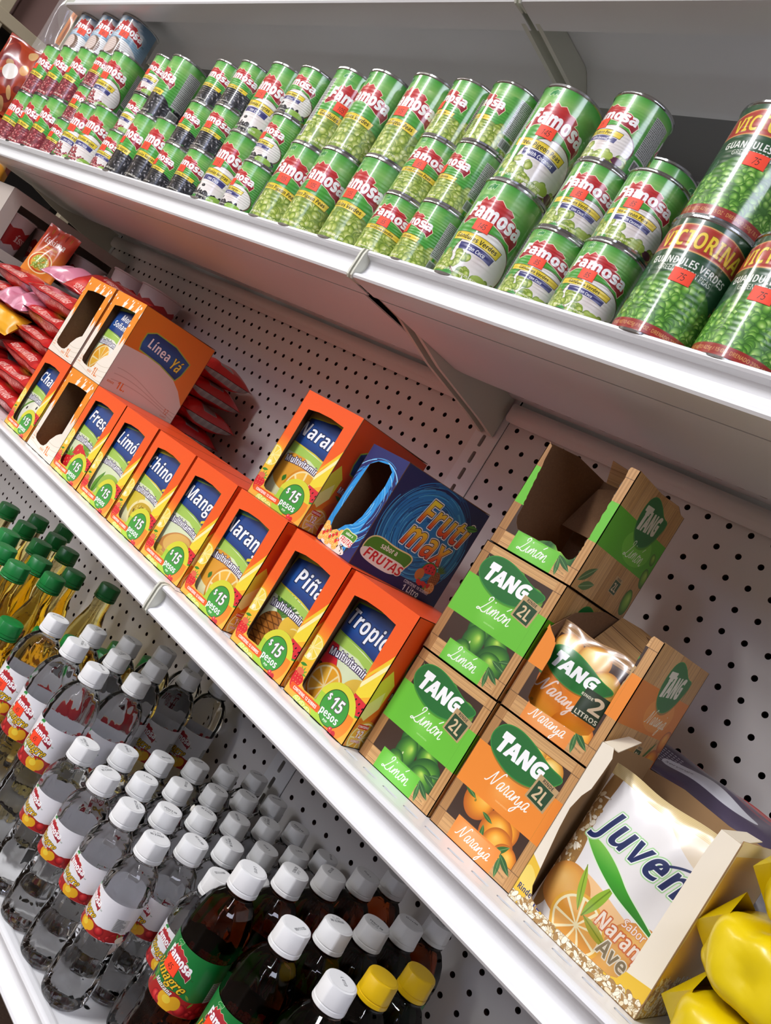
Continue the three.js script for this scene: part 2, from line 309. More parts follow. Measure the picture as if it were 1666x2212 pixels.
shelf(...B1, Y3, 'round', 'white metal shelf carrying the green-capped oil bottles, left bay', 0.1068);
shelf(...B2, Y3, 'round', 'white metal shelf carrying the dark vinegar bottles, right bay', 0.1068);
{
  const t = thing('end_strip', 'thin cream upright strip at the far left end of the tin shelf', 'strip', [-1.2625, D1, 0.2975]);
  part(t, 'strip', rbox(-0.002, 0, -0.004, 0.002, 0.32, 0.004, 0.001), std(0xcfc8b4, 0.6));
}
// ---------------------------------------------------------------- the tins on the upper shelf
const LOGO = [[0.03, 0.80], [0.07, 0.60], [0.13, 0.52], [0.15, 0.30], [0.22, 0.12], [0.27, 0.2], [0.33, 0.06], [0.4, 0.14], [0.47, 0.09], [0.56, 0.2], [0.65, 0.2], [0.72, 0.28], [0.69, 0.37], [0.78, 0.39], [0.87, 0.5], [0.94, 0.62], [0.975, 0.72], [0.955, 0.83], [0.93, 0.98], [0.87, 0.87], [0.78, 0.84], [0.68, 0.76], [0.56, 0.7], [0.44, 0.65], [0.3, 0.66], [0.17, 0.72], [0.07, 0.86]];
function famosa(g, x, y, w, h, red = '#b8222c') {
  const pts = LOGO.map(([a, b]) => [x + a * w, y + b * h]);
  poly(g, pts, null, '#f4e9c8', w * 0.02); poly(g, pts, vgrad(g, y, y + h, [0, '#c9382f'], [0.5, red], [1, '#8e2233']));
  const s = h * 0.5; txt(g, 'Famosa', x + w * 0.5, y + h * 0.5, s, { sx: w * 0.86 / (s * 3.55), rot: 0.06, fill: '#fff', stroke: '#fff', lw: s * 0.05 });
  txt(g, 'TM', x + w * 1.03, y + h * 0.78, h * 0.1, { fill: '#1d4a22', weight: 'normal' });
}
function palm(g, x, y, s) { poly(g, [[x - s, y], [x - s * 0.6, y - s * 0.6], [x - s * 0.1, y - s * 0.75], [x + s * 0.2, y - s], [x + s * 0.5, y - s * 0.75], [x + s * 1.1, y - s * 0.9], [x + s * 0.9, y - s * 0.2], [x + s * 0.7, y + s * 0.25], [x + s * 0.45, y - s * 0.15], [x + s * 0.1, y + s * 0.35], [x - s * 0.1, y - s * 0.1], [x - s * 0.6, y + s * 0.3]], '#1f8a3c', '#d9ecc0', s * 0.07); }
function ribbon(g, cx, y, w, h, sag, fill, stroke, lw) {
  g.beginPath(); g.moveTo(cx - w / 2, y); g.quadraticCurveTo(cx, y - sag, cx + w / 2, y + sag * 0.9); g.lineTo(cx + w / 2 - h * 0.25, y + sag * 0.9 + h); g.quadraticCurveTo(cx, y - sag + h, cx - w / 2 + h * 0.1, y + h); g.closePath(); g.fillStyle = fill; g.fill(); if (stroke) { g.strokeStyle = stroke; g.lineWidth = lw; g.stroke(); }
}
const PEAS = [['#e4ecb0', '#b4c55a', '#6f8c2a'], ['#dbe69a', '#a4bb48', '#5f7f22'], ['#ecf0c4', '#c2cf70', '#7f9a36']];
const REDS = [['#d98a80', '#a8424a', '#6e1f2c'], ['#cf7068', '#98333e', '#5f1824']];
const BLACKS = [['#7a7c84', '#33343a', '#121216'], ['#5a5c64', '#26272c', '#0c0c10']];
const VPEAS = [['#b8e07a', '#6fae3c', '#356f1c'], ['#a6d868', '#5f9f32', '#2d6318'], ['#c8e88e', '#7fb948', '#3f7a22']];
// label unrolled: logo centred at u = 0.5; two logos (front and back of the tin)
function canLabel({ circ, h, fill, coco, line1, line2, seed }) {
  const W = 1024, k = W / (circ * 1000), H = Math.round(h * 1000 * k), c = canvas(W, H), g = c.getContext('2d'), R = rng(seed);
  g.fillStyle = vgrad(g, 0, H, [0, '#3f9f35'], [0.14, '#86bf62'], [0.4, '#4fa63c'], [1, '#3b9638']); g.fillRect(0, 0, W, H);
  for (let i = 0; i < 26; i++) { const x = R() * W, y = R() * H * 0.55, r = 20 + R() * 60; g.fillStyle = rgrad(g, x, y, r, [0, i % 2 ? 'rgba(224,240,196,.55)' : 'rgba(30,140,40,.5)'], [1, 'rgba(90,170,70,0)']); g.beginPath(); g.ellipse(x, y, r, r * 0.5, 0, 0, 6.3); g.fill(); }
  const kind = fill === 'pea' ? 'pea' : 'bean', cols = { pea: PEAS, red: REDS, black: BLACKS }[fill];
  const back = { pea: '#7d9a3c', red: '#7a2630', black: '#1b1b20' }[fill];
  for (const s of [0, 1]) {
    const cx = (s ? 0 : 0.5) * W; // the second face straddles the seam
    for (const off of s ? [0, W] : [0]) {
      const X = cx + off, lw = W * 0.345, lh = H * 0.4, sz = (coco ? 3.9 : 4.7) * k;
      if (!coco) {
        g.fillStyle = back; poly(g, [[X - lw * 0.75, H], [X - lw * 0.7, H * 0.72], [X - lw * 0.2, H * 0.6], [X + lw * 0.3, H * 0.62], [X + lw * 0.62, H * 0.72], [X + lw * 0.75, H]], back, null, 0, true);
        seeds(g, rng(seed + 5), X - lw * 0.66, H * 0.66, lw * 1.32, H * 0.36, fill === 'pea' ? 95 : 70, sz, cols, kind);
      } else {
        ell(g, X + lw * 0.14, H * 0.76, lw * 0.46, H * 0.27, '#6b4a38'); ell(g, X + lw * 0.135, H * 0.755, lw * 0.44, H * 0.255, '#efebe6');
        g.fillStyle = rgrad(g, X + lw * 0.2, H * 0.82, lw * 0.3, [0, 'rgba(214,200,196,.8)'], [1, 'rgba(239,235,230,0)']); g.beginPath(); g.ellipse(X + lw * 0.2, H * 0.8, lw * 0.28, H * 0.14, 0, 0, 6.3); g.fill();
        seeds(g, rng(seed + 5), X - lw * 0.6, H * 0.76, lw * 0.55, H * 0.22, 34, sz, cols, kind);
        seeds(g, rng(seed + 6), X - lw * 0.15, H * 0.9, lw * 0.7, H * 0.1, 22, sz, cols, kind);
        if (fill !== 'pea') ell(g, X + lw * 0.3, H * 0.96, lw * 0.2, H * 0.07, '#8fb84a'); else { ell(g, X + lw * 0.45, H * 0.95, lw * 0.09, H * 0.05, '#5d2340'); ell(g, X + lw * 0.26, H * 0.93, lw * 0.12, H * 0.05, '#a6bd4a'); }
      }
      palm(g, X - lw * 0.3, H * 0.085, H * 0.06);
      famosa(g, X - lw / 2, H * 0.13, lw, lh);
      const by = coco ? 0.565 : 0.56;
      ribbon(g, X - lw * 0.06, H * by, lw * 0.82, H * 0.085, H * 0.022, '#f0d43c', '#2c2a16', k * 0.35);
      txt(g, line1, X - lw * 0.07, H * (by + 0.042), H * 0.066, { fill: '#2a2c16', rot: 0.035, sx: Math.min(0.92, lw * 0.74 / (H * 0.066 * line1.length * 0.56)), skew: -0.12, weight: 'bold' });
      if (coco) { ribbon(g, X + lw * 0.02, H * (by + 0.1), lw * 0.56, H * 0.07, H * 0.016, '#3b3c78', null, 0); txt(g, line2, X + lw * 0.02, H * (by + 0.137), H * 0.052, { fill: '#fff', rot: 0.05, skew: -0.12, sx: 0.85 }); }
      txt(g, 'NET WT 425 g (15 OZ) · DRAINED 275 g (9.7 OZ)', X - lw * 0.1, H * 0.955, H * 0.03, { fill: '#f4f2e2', sx: 0.75, weight: 'bold' });
    }
  }
  // ingredients panel between the two faces
  for (const u of [0.77, 0.27]) {
    const x = u * W - W * 0.055, w = W * 0.11, y = H * 0.13, hh = H * 0.6; g.fillStyle = '#c3c6c2'; g.fillRect(x, y, w, hh); g.fillStyle = '#4c504c';
    const Q = rng(seed + 77); for (let r = 0; r < 22; r++) { let xx = x + 3; while (xx < x + w - 8) { const l = 3 + Q() * 12; g.fillRect(xx, y + 5 + r * hh / 23, Math.min(l, x + w - 4 - xx), hh / 23 * 0.4); xx += l + 3; } }
    g.fillStyle = '#d9dbd8'; g.fillRect(x + w * 0.1, H * 0.78, w * 0.8, H * 0.16); g.fillStyle = '#222'; for (let b = 0; b < 26; b++) g.fillRect(x + w * 0.14 + b * w * 0.028, H * 0.8, w * 0.008 + Q() * w * 0.012, H * 0.12);
  }
  return c;
}
function victorinaLabel() {
  const W = 1024, H = 442, c = canvas(W, H), g = c.getContext('2d'), R = rng(31);
  g.fillStyle = '#24502f'; g.fillRect(0, 0, W, H);
  for (const X of [W / 2, 0, W]) {
    poly(g, [[X - 220, H], [X - 215, H * 0.86], [X - 150, H * 0.58], [X - 60, H * 0.46], [X + 50, H * 0.45], [X + 140, H * 0.55], [X + 205, H * 0.78], [X + 215, H]], '#3f7a26', null, 0, true);
    seeds(g, rng(37), X - 190, H * 0.62, 380, H * 0.34, 120, 17, VPEAS); seeds(g, rng(38), X - 110, H * 0.5, 220, H * 0.2, 40, 16, VPEAS); seeds(g, rng(39), X - 195, H * 0.78, 390, H * 0.2, 90, 18, VPEAS);
    g.fillStyle = '#9c2c22'; g.fillRect(X - 240, H * 0.915, 480, H * 0.085); txt(g, 'PESO NETO 425g / 15 OZ · DRENADO 230g / 8.1 OZ', X, H * 0.957, 19, { fill: '#d8b060', sx: 0.8, weight: 'normal' });
    const B = [[-190, 0.1], [-90, 0.055], [0, 0.045], [90, 0.055], [190, 0.1], [196, 0.3], [90, 0.275], [0, 0.27], [-90, 0.275], [-196, 0.3]].map(([a, b]) => [X + a, H * b]);
    poly(g, B, '#b03424', '#d8a060', 5); poly(g, B.map(([a, b]) => [X + (a - X) * 0.97, (b - H * 0.17) * 0.9 + H * 0.17]), null, '#c8503c', 2);
    arcTxt(g, 'VICTORINA', X, H * 0.17 + 1000, 1000, 84, { fill: '#f2d23a', stroke: '#8a5a14', lw: 5, sx: 0.72, spread: 1.0 });
    txt(g, '®', X + 180, H * 0.2, 16, { fill: '#f2d23a', weight: 'normal' });
    arcTxt(g, 'GUANDULES VERDES', X, H * 0.365 + 1200, 1200, 38, { fill: '#f4f4ee', sx: 0.82 });
    arcTxt(g, 'GREEN PIGEON PEAS', X, H * 0.435 + 1200, 1200, 27, { fill: '#e8e8de', sx: 0.82, weight: 'normal' });
    for (const [t, dy] of [['¡QUE', 0], ['BUENO', 1], ['PARA TI!', 2]]) txt(g, t, X + 205, H * (0.5 + dy * 0.06), 22, { fill: '#b98a4a', rot: 0.1 });
    for (let i = 0; i < 40; i++) ell(g, X - 226 + R() * 34, H * (0.62 + R() * 0.28), 5, 3.5, R() < 0.5 ? '#b88848' : '#8a5a2a', R() * 3);
  }
  g.fillStyle = '#d8ddd2'; g.fillRect(W * 0.745, H * 0.12, W * 0.045, H * 0.6);
  return c;
}
function coconutLabel() {
  const W = 1024, H = 400, c = canvas(W, H), g = c.getContext('2d'), R = rng(41);
  g.fillStyle = vgrad(g, 0, H, [0, '#5d7f9c'], [0.55, '#88aac2'], [1, '#d7dcdf']); g.fillRect(0, 0, W, H);
  for (const X of [W / 2, 0, W]) {
    for (let i = 0; i < 30; i++) { const x = X - 160 + R() * 300, y = R() * H * 0.5, r = 20 + R() * 50; g.fillStyle = rgrad(g, x, y, r, [0, 'rgba(236,240,242,.7)'], [1, 'rgba(200,215,228,0)']); g.beginPath(); g.ellipse(x, y, r, r * 0.6, 0, 0, 6.3); g.fill(); }
    poly(g, [[X - 200, H], [X - 140, H * 0.62], [X, H * 0.5], [X + 120, H * 0.62], [X + 200, H * 0.8], [X + 220, H]], '#e6e7e6', null, 0, true);
    ell(g, X - 70, H * 0.76, 78, 92, '#7c6250', 0.2); ell(g, X - 92, H * 0.74, 60, 78, '#d8c6bc', 0.2);
    famosa(g, X - 150, H * 0.06, 300, H * 0.44);
  }
  g.fillStyle = '#8e8f8c'; g.fillRect(W * 0.73, 0, W * 0.1, H); g.fillRect(W * 0.23, 0, W * 0.1, H);
  return c;
}
function stickerTex(s) {
  const c = canvas(128, 80), g = c.getContext('2d'); g.fillStyle = '#ff4a26'; g.fillRect(0, 0, 128, 80); g.strokeStyle = '#e83a1c'; g.lineWidth = 3; g.strokeRect(2, 2, 124, 76);
  txt(g, s, 66, 44, 54, { fill: '#3a1208', sx: 0.72, skew: -0.18, weight: 'normal', style: 'italic' }); return texture(c);
}
const stickerMats = {}; const stickerMat = (s) => (stickerMats[s] ??= std(0xffffff, 0.55, { map: stickerTex(s) }));
const ribs = (() => { const c = canvas(8, 256), g = c.getContext('2d'); for (let y = 0; y < 256; y++) { const v = Math.round(128 + 90 * Math.sin(y / 256 * Math.PI * 2 * 22) * (y > 50 && y < 206 ? 1 : 0.25)); g.fillStyle = `rgb(${v},${v},${v})`; g.fillRect(0, y, 8, 1); } const t = texture(c, false); t.wrapS = THREE.RepeatWrapping; return t; })();
const gloss = (map) => phys(0xffffff, 0.34, { map, bumpMap: ribs, bumpScale: 0.00022, clearcoat: 0.75, clearcoatRoughness: 0.1 });
const RL = 0.0322, RS = 0.0292, RV = 0.0362, HL = 0.1062, HS = 0.0706;
const SIZE = { L: [RL, HL], S: [RS, HS], V: [RV, HL], M: [0.0362, 0.088] };
const LABELS = {};
{
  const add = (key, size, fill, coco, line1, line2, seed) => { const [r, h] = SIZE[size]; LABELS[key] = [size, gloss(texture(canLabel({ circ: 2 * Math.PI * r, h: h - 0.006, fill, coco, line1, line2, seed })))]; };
  for (const s of ['L', 'S']) {
    add('red' + s, s, 'red', false, 'Habichuelas Rojas', '', 101); add('redcoco' + s, s, 'red', true, 'Habichuelas Rojas', 'con Coco', 103);
    add('black' + s, s, 'black', false, 'Habichuelas Negras', '', 107); add('blackcoco' + s, s, 'black', true, 'Habichuelas Negras', 'con Coco', 109);
    add('verde' + s, s, 'pea', false, 'Gandules Verdes', '', 113); add('green' + s, s, 'pea', false, 'Green Pigeon Peas', '', 127);
    add('verdecoco' + s, s, 'pea', true, 'Gandules Verdes', 'con Coco', 131); add('greencoco' + s, s, 'pea', true, 'Green Pigeon Peas', 'with Coconut', 137);
  }
  LABELS.vict = ['V', gloss(texture(victorinaLabel()))]; LABELS.coconut = ['M', gloss(texture(coconutLabel()))];
}
const canGeo = {};
for (const [s, [r, h]] of Object.entries(SIZE)) {
  const R = r + 0.0011, lid = (y, d) => [[0, y - d * 0.0035], [r * 0.62, y - d * 0.0035], [r * 0.66, y - d * 0.0028], [r * 0.8, y - d * 0.0028], [r * 0.84, y - d * 0.0042], [r - 0.0022, y - d * 0.0042]];
  const rimT = [[r - 0.0018, h - 0.0006], [r - 0.0008, h], [R - 0.0004, h], [R, h - 0.0006], [R, h - 0.0024], [r - 0.0002, h - 0.0034], [r - 0.0003, h - 0.004]];
  const low = [[r - 0.0003, 0.004], [r - 0.0002, 0.0034], [R, 0.0024], [R, 0.0006], [R - 0.0004, 0], [r - 0.0008, 0], [r - 0.0018, 0.0006]];
  canGeo[s] = {
    body: toCreasedNormals(lathe([...lid(0, -1).map(([a, b]) => [a, b]), ...low.slice().reverse(), ...rimT.slice().reverse(), ...lid(h, 1).slice().reverse()], 44), 0.7),
    label: new THREE.CylinderGeometry(r, r, h - 0.006, 56, 1, true, -Math.PI, Math.PI * 2).translate(0, h / 2, 0),
    sticker: (() => { const w = (s === 'S' ? 0.0145 : 0.0175) / r; return new THREE.CylinderGeometry(r + 0.0003, r + 0.0003, s === 'S' ? 0.0098 : 0.0118, 10, 1, true, -w / 2, w).translate(0, h * 0.5, 0); })(),
  };
}
const ORD = ['first', 'second', 'third', 'fourth', 'fifth', 'sixth', 'seventh', 'eighth', 'ninth', 'tenth', 'eleventh', 'twelfth', 'thirteenth', 'fourteenth', 'fifteenth', 'sixteenth', 'seventeenth', 'eighteenth', 'nineteenth', 'twentieth', 'twenty-first', 'twenty-second', 'twenty-third'];
const CANNAME = { red: 'green tin of red beans', redcoco: 'green tin of red beans with coconut', black: 'green tin of black beans', blackcoco: 'green tin of black beans with coconut', verde: 'green tin of pigeon peas', green: 'green tin of pigeon peas', verdecoco: 'green tin of pigeon peas with coconut', greencoco: 'green tin of pigeon peas with coconut', vict: 'dark green tin of pigeon peas', coconut: 'pale blue tin of coconut milk' };
function can(key, x, y, z, phi, price, label, group, stickAt = -9, drop = 0) {
  const [size, mat] = LABELS[key], G = canGeo[size], r = SIZE[size][0];
  const t = thing('food_tin', label, 'tin', [x, y, z], 0, group), spin = phi * Math.PI / 180;
  part(t, 'tin_body', G.body, tin); part(t, 'paper_label', G.label, mat).rotation.y = spin;
  if (price) { const s = part(t, 'price_sticker', G.sticker, stickerMat(price)); s.rotation.y = spin + stickAt * Math.PI / 180; s.position.y = drop; s.userData.label = 'orange-red price sticker'; }
  return t;
}
// each stack from the left: x, z, then per tier from the bottom [label, turn against the line of sight, price]
const STACKS = [
  [-1.226, 0.299, ['redL', -45, '65'], ['redL', -62, '65']], [-1.139, 0.299, ['redL', -64, '65'], ['redL', -68, '65']], [-1.058, 0.299, ['redL', -64, '65'], ['redL', -64, '65']],
  [-0.978, 0.299, ['redS', -54, '55'], ['redS', -46, '55'], ['redS', -40, '55']], [-0.913, 0.299, ['redcocoL', -40, '115'], ['redcocoL', -44, '115']], [-0.8465, 0.299, ['redcocoL', -42, '115']],
  [-0.7545, 0.300, ['redcocoS', -46, '65'], ['redcocoS', -64, null], ['redcocoS', -62, '65']], [-0.6925, 0.299, ['blackL', -64, '85'], ['blackL', -76, null]], [-0.6255, 0.297, ['blackL', -44, '85']],
  [-0.5605, 0.300, ['blackS', -64, '55'], ['blackS', -64, '55'], ['blackS', -50, null]], [-0.4875, 0.300, ['blackS', -46, '55'], ['blackS', -44, '55'], ['blackS', -45, null]],
  [-0.408, 0.299, ['blackcocoL', -40, '115'], ['blackcocoL', -42, '115']], [-0.341, 0.300, ['blackcocoS', -62, '71'], ['blackcocoS', -62, '71'], ['blackcocoS', -54, null]],
  [-0.261, 0.299, ['greenL', -24, '105'], ['verdeL', 4, '105']], [-0.1955, 0.299, ['greenL', -28, '105'], ['verdeL', -40, null]], [-0.1165, 0.299, ['verdeL', -40, '105'], ['greenL', -40, '105']],
  [-0.0530, 0.300, ['verdeS', -20, '65'], ['greenS', -20, '65'], ['verdeS', -66, '65']], [0.0072, 0.301, ['verdeS', -66, '65'], ['verdeS', -66, '65'], ['greenS', -72, null]],
  [0.0765, 0.299, ['verdecocoL', -12, '145'], ['greencocoL', -6, '145']], [0.1600, 0.300, ['verdecocoS', -10, '85'], ['verdecocoS', -12, '85'], ['greencocoS', -54, '85']],
  [0.2195, 0.300, ['verdecocoS', -14, '85'], ['greencocoS', -14, '85']], [0.2935, 0.295, ['vict', -12, '75'], ['vict', -10, '75']], [0.3670, 0.294, ['vict', -18, '75']],
];
{
  const R = rng(77);
  STACKS.forEach(([x, z, ...tiers], i) => {
    let y = D1;
    tiers.forEach(([key, off, price], j) => {
      const base = key.replace(/[LS]$/, ''), h = SIZE[LABELS[key][0]][1];
      const where = tiers.length === 1 ? 'alone as' : ['bottom', tiers.length === 2 ? 'top' : 'middle', 'top'][j] + ' of';
      const jx = (R() - 0.5) * 0.002, jz = (R() - 0.5) * 0.003 - (j ? 0.001 : 0), look = Math.atan2(camera.position.x - x, camera.position.z - z) * 180 / Math.PI;
      can(key, x + jx * (j ? 1 : 0.4), y, z + jz * (j ? 1 : 0), look + off, price, `${LABELS[key][0] === 'S' ? 'small ' : ''}${CANNAME[base]}, ${where} ${ORD[i]} stack from left`, 'tins on the upper shelf', key === 'vict' ? 0 : -12, key === 'vict' ? 0.002 : LABELS[key][0] === 'S' ? 0.002 : 0.004);
      y += h + 0.0001;
    });
  });
  [[-1.205, -30, 'leftmost'], [-1.105, -26, 'middle one'], [-1.015, -26, 'rightmost']].forEach(([x, off, w]) => {
    const look = Math.atan2(camera.position.x - x, camera.position.z - 0.272) * 180 / Math.PI;
    can('coconut', x, D1 + 2 * HL + 0.0002, 0.276, look + off, '85', `${CANNAME.coconut} on top of the red bean tins, ${w}`, 'coconut milk tins', -6, 0.008);
  });
  let y = D1; for (const w of ['lower', 'upper']) { can('verdeL', 0.150, y, 0.204, 130, null, `green tin of pigeon peas set back behind the front row, ${w} one`, 'tins on the upper shelf'); y += HL + 0.0001; }
}
// ---------------------------------------------------------------- cartons
function shapeFrom(pts, holes = []) { const s = new THREE.Shape(pts.map(([x, y]) => new THREE.Vector2(x, y))); for (const h of holes) s.holes.push(new THREE.Path(h.map(([x, y]) => new THREE.Vector2(x, y)))); return s; }
// a carton panel in the x-y plane: print outside (+z), bare board inside and on the cut edges
function panelGeo(pts, w, h, holes = [], t = 0.0007) {
  const s = shapeFrom(pts, holes), f = new THREE.ShapeGeometry(s).toNonIndexed(), uv = f.attributes.uv, p = f.attributes.position;
  for (let i = 0; i < p.count; i++) uv.setXY(i, p.getX(i) / w, p.getY(i) / h);
  const b = f.clone().translate(0, 0, -t), ix = []; for (let i = 0; i < p.count; i += 3) ix.push(i, i + 2, i + 1); b.setIndex(ix);
  const m = new MB();
  for (const loop of [pts, ...holes]) loop.forEach(([x, y], i) => { const [q, r] = loop[(i + 1) % loop.length]; m.quad(m.v(x, y, 0), m.v(q, r, 0), m.v(q, r, -t), m.v(x, y, -t)); });
  const back = merge([b.toNonIndexed(), m.geo()]); back.computeVertexNormals();
  return mergeGeometries([plain(f), back], true);
}
const rectPts = (w, h) => [[0, 0], [w, 0], [w, h], [0, h]];
function torn(a, b, n, amp, R) { const o = []; for (let i = 0; i < n; i++) { const t = i / n; o.push([a[0] + (b[0] - a[0]) * t + (i ? (R() - 0.5) * amp : 0), a[1] + (b[1] - a[1]) * t + (i ? (R() - 0.5) * amp : 0)]); } return o; }
const card = (c, rough = 0.42) => phys(0xffffff, rough, { map: texture(c), clearcoat: 0.25, clearcoatRoughness: 0.35 });
// which = { front, right, left, top, back, bottom }: [points | null, material, holes]
function carton(name, label, group, [x, y, z], turn, [w, h, d], faces, inner = kraft) {
  const t = thing(name, label, 'box', [x, y, z], turn, group);
  const put = (nm, f, W, H, rot, pos, tilt) => {
    if (!f) return null;
    const g = panelGeo(f.pts ?? rectPts(W, H), W, H, f.holes ?? []), m = part(t, nm, g, [f.mat, inner]);
    m.rotation.order = 'YXZ'; m.rotation.set(rot[0] + (f.tilt ?? 0), rot[1], 0); m.position.set(...pos); return m;
  };
  const q = Math.PI / 2;
  put('front_panel', faces.front, w, h, [0, 0], [-w / 2, 0, d / 2]);
  put('side_panel', faces.right, d, h, [0, q], [w / 2, 0, d / 2]);
  put('side_panel', faces.left, d, h, [0, -q], [-w / 2, 0, -d / 2]);
  put('back_panel', faces.back, w, h, [0, 2 * q], [w / 2, 0, -d / 2]);
  put('top_panel', faces.top, w, d, [-q, 0], [-w / 2, h, d / 2]);
  put('bottom_panel', faces.bottom, w, d, [-q, 0], [-w / 2, 0.0007, d / 2]);
  return t;
}
// a filled foil pouch standing in the x-y plane, origin at the middle of its foot, print on both faces
function pouchGeo(w, h, th, seed, crease = 0.0016, seal = 0.055, nx = 26, ny = 34, box = 3) {
  const R = rng(seed), waves = Array.from({ length: 7 }, () => [R() * 6.3, 4 + R() * 14, (R() - 0.5) * 16, R()]), m = new MB();
  const bump = (u, v) => { let s = 0; for (const [p, a, b, k] of waves) s += Math.sin(u * a + v * b + p) * (0.4 + k * 0.6); return s / 4; };
  for (const side of [1, -1]) {
    const at = [];
    for (let j = 0; j <= ny; j++) for (let i = 0; i <= nx; i++) {
      const u = i / nx, v = j / ny, ev = Math.min(1, Math.max(0, (Math.min(v, 1 - v) - seal) / 0.25)), eu = 1 - Math.pow(Math.abs(2 * u - 1), box);
      const fat = Math.sqrt(ev) * Math.sqrt(Math.max(0, eu)), zz = side * (th / 2 * fat + 0.0004) + crease * bump(u, v) * (0.3 + fat) + (seal > v || v > 1 - seal ? 0.0006 * Math.sin(u * 20 + seed) : 0);
      const pinch = 1 - 0.035 * Math.sin(Math.PI * v) * 0.6;
      at.push(m.v((u - 0.5) * w * pinch, v * h + 0.0012 * Math.sin(u * 9 + seed) * (v > 0.9 ? 1 : 0), zz, side > 0 ? u : 1 - u, v));
    }
    for (let j = 0; j < ny; j++) for (let i = 0; i < nx; i++) { const a = at[j * (nx + 1) + i], b = a + 1, c = b + nx + 1, d = a + nx + 1; if (side > 0) m.quad(a, b, c, d); else m.quad(b, a, d, c); }
  }
  return m.geo();
}
const foil = (c) => phys(0xffffff, 0.3, { map: texture(c), clearcoat: 0.6, clearcoatRoughness: 0.18 });
function crimp(g, W, y, h, col) { g.fillStyle = col; g.fillRect(0, y, W, h); for (let i = 0; i < 8; i++) { g.fillStyle = 'rgba(255,255,255,.16)'; g.fillRect(0, y + i * h / 8, W, h / 20); } }
function strawberry(g, x, y, s, rot = 0) { g.save(); g.translate(x, y); g.rotate(rot); poly(g, [[-s, -s * 0.5], [0, -s * 0.9], [s, -s * 0.5], [s * 0.6, s * 0.6], [0, s * 1.2], [-s * 0.6, s * 0.6]], '#d8252c', null, 0, true); g.fillStyle = '#f2c46a'; for (let i = 0; i < 14; i++) g.fillRect(((i * 37) % 13 - 6) * s * 0.1, ((i * 53) % 15 - 7) * s * 0.1, s * 0.07, s * 0.1); for (let k = -2; k <= 2; k++) leaf(g, 0, -s * 0.75, s * 0.8, s * 0.22, -Math.PI / 2 + k * 0.65, '#7fae3a', '#4c7a22'); g.restore(); }
function melon(g, x, y, s, rot) { g.save(); g.translate(x, y); g.rotate(rot); g.beginPath(); g.moveTo(-s, 0); g.lineTo(s, -s * 0.3); g.arc(0, 0, s * 1.05, -0.3, Math.PI, false); g.closePath(); g.fillStyle = '#3d8a34'; g.fill(); g.beginPath(); g.moveTo(-s * 0.95, 0); g.lineTo(s * 0.95, -s * 0.28); g.arc(0, 0, s * 0.92, -0.3, Math.PI, false); g.closePath(); g.fillStyle = '#d92b36'; g.fill(); for (let i = 0; i < 6; i++) ell(g, -s * 0.5 + (i % 3) * s * 0.45, s * (0.2 + 0.35 * Math.floor(i / 3)), s * 0.06, s * 0.1, '#2a1010', 0.4); g.restore(); }
function pineapple(g, x, y, w, h, rot = 0) { g.save(); g.translate(x, y); g.rotate(rot); for (let k = -4; k <= 4; k++) leaf(g, 0, -h * 0.42, h * 0.6, w * 0.1, -Math.PI / 2 + k * 0.2, k % 2 ? '#3f6e2c' : '#5c8d3a', '#2c4f1e'); ell(g, 0, 0, w / 2, h / 2, '#a8692a'); g.save(); g.beginPath(); g.ellipse(0, 0, w / 2, h / 2, 0, 0, 6.3); g.clip(); g.strokeStyle = '#6a3c16'; g.lineWidth = w * 0.03; for (let i = -9; i < 10; i++) { g.beginPath(); g.moveTo(-w, i * h * 0.14 - h * 0.3); g.lineTo(w, i * h * 0.14 + h * 0.3); g.stroke(); g.beginPath(); g.moveTo(-w, i * h * 0.14 + h * 0.3); g.lineTo(w, i * h * 0.14 - h * 0.3); g.stroke(); } g.restore(); g.restore(); }
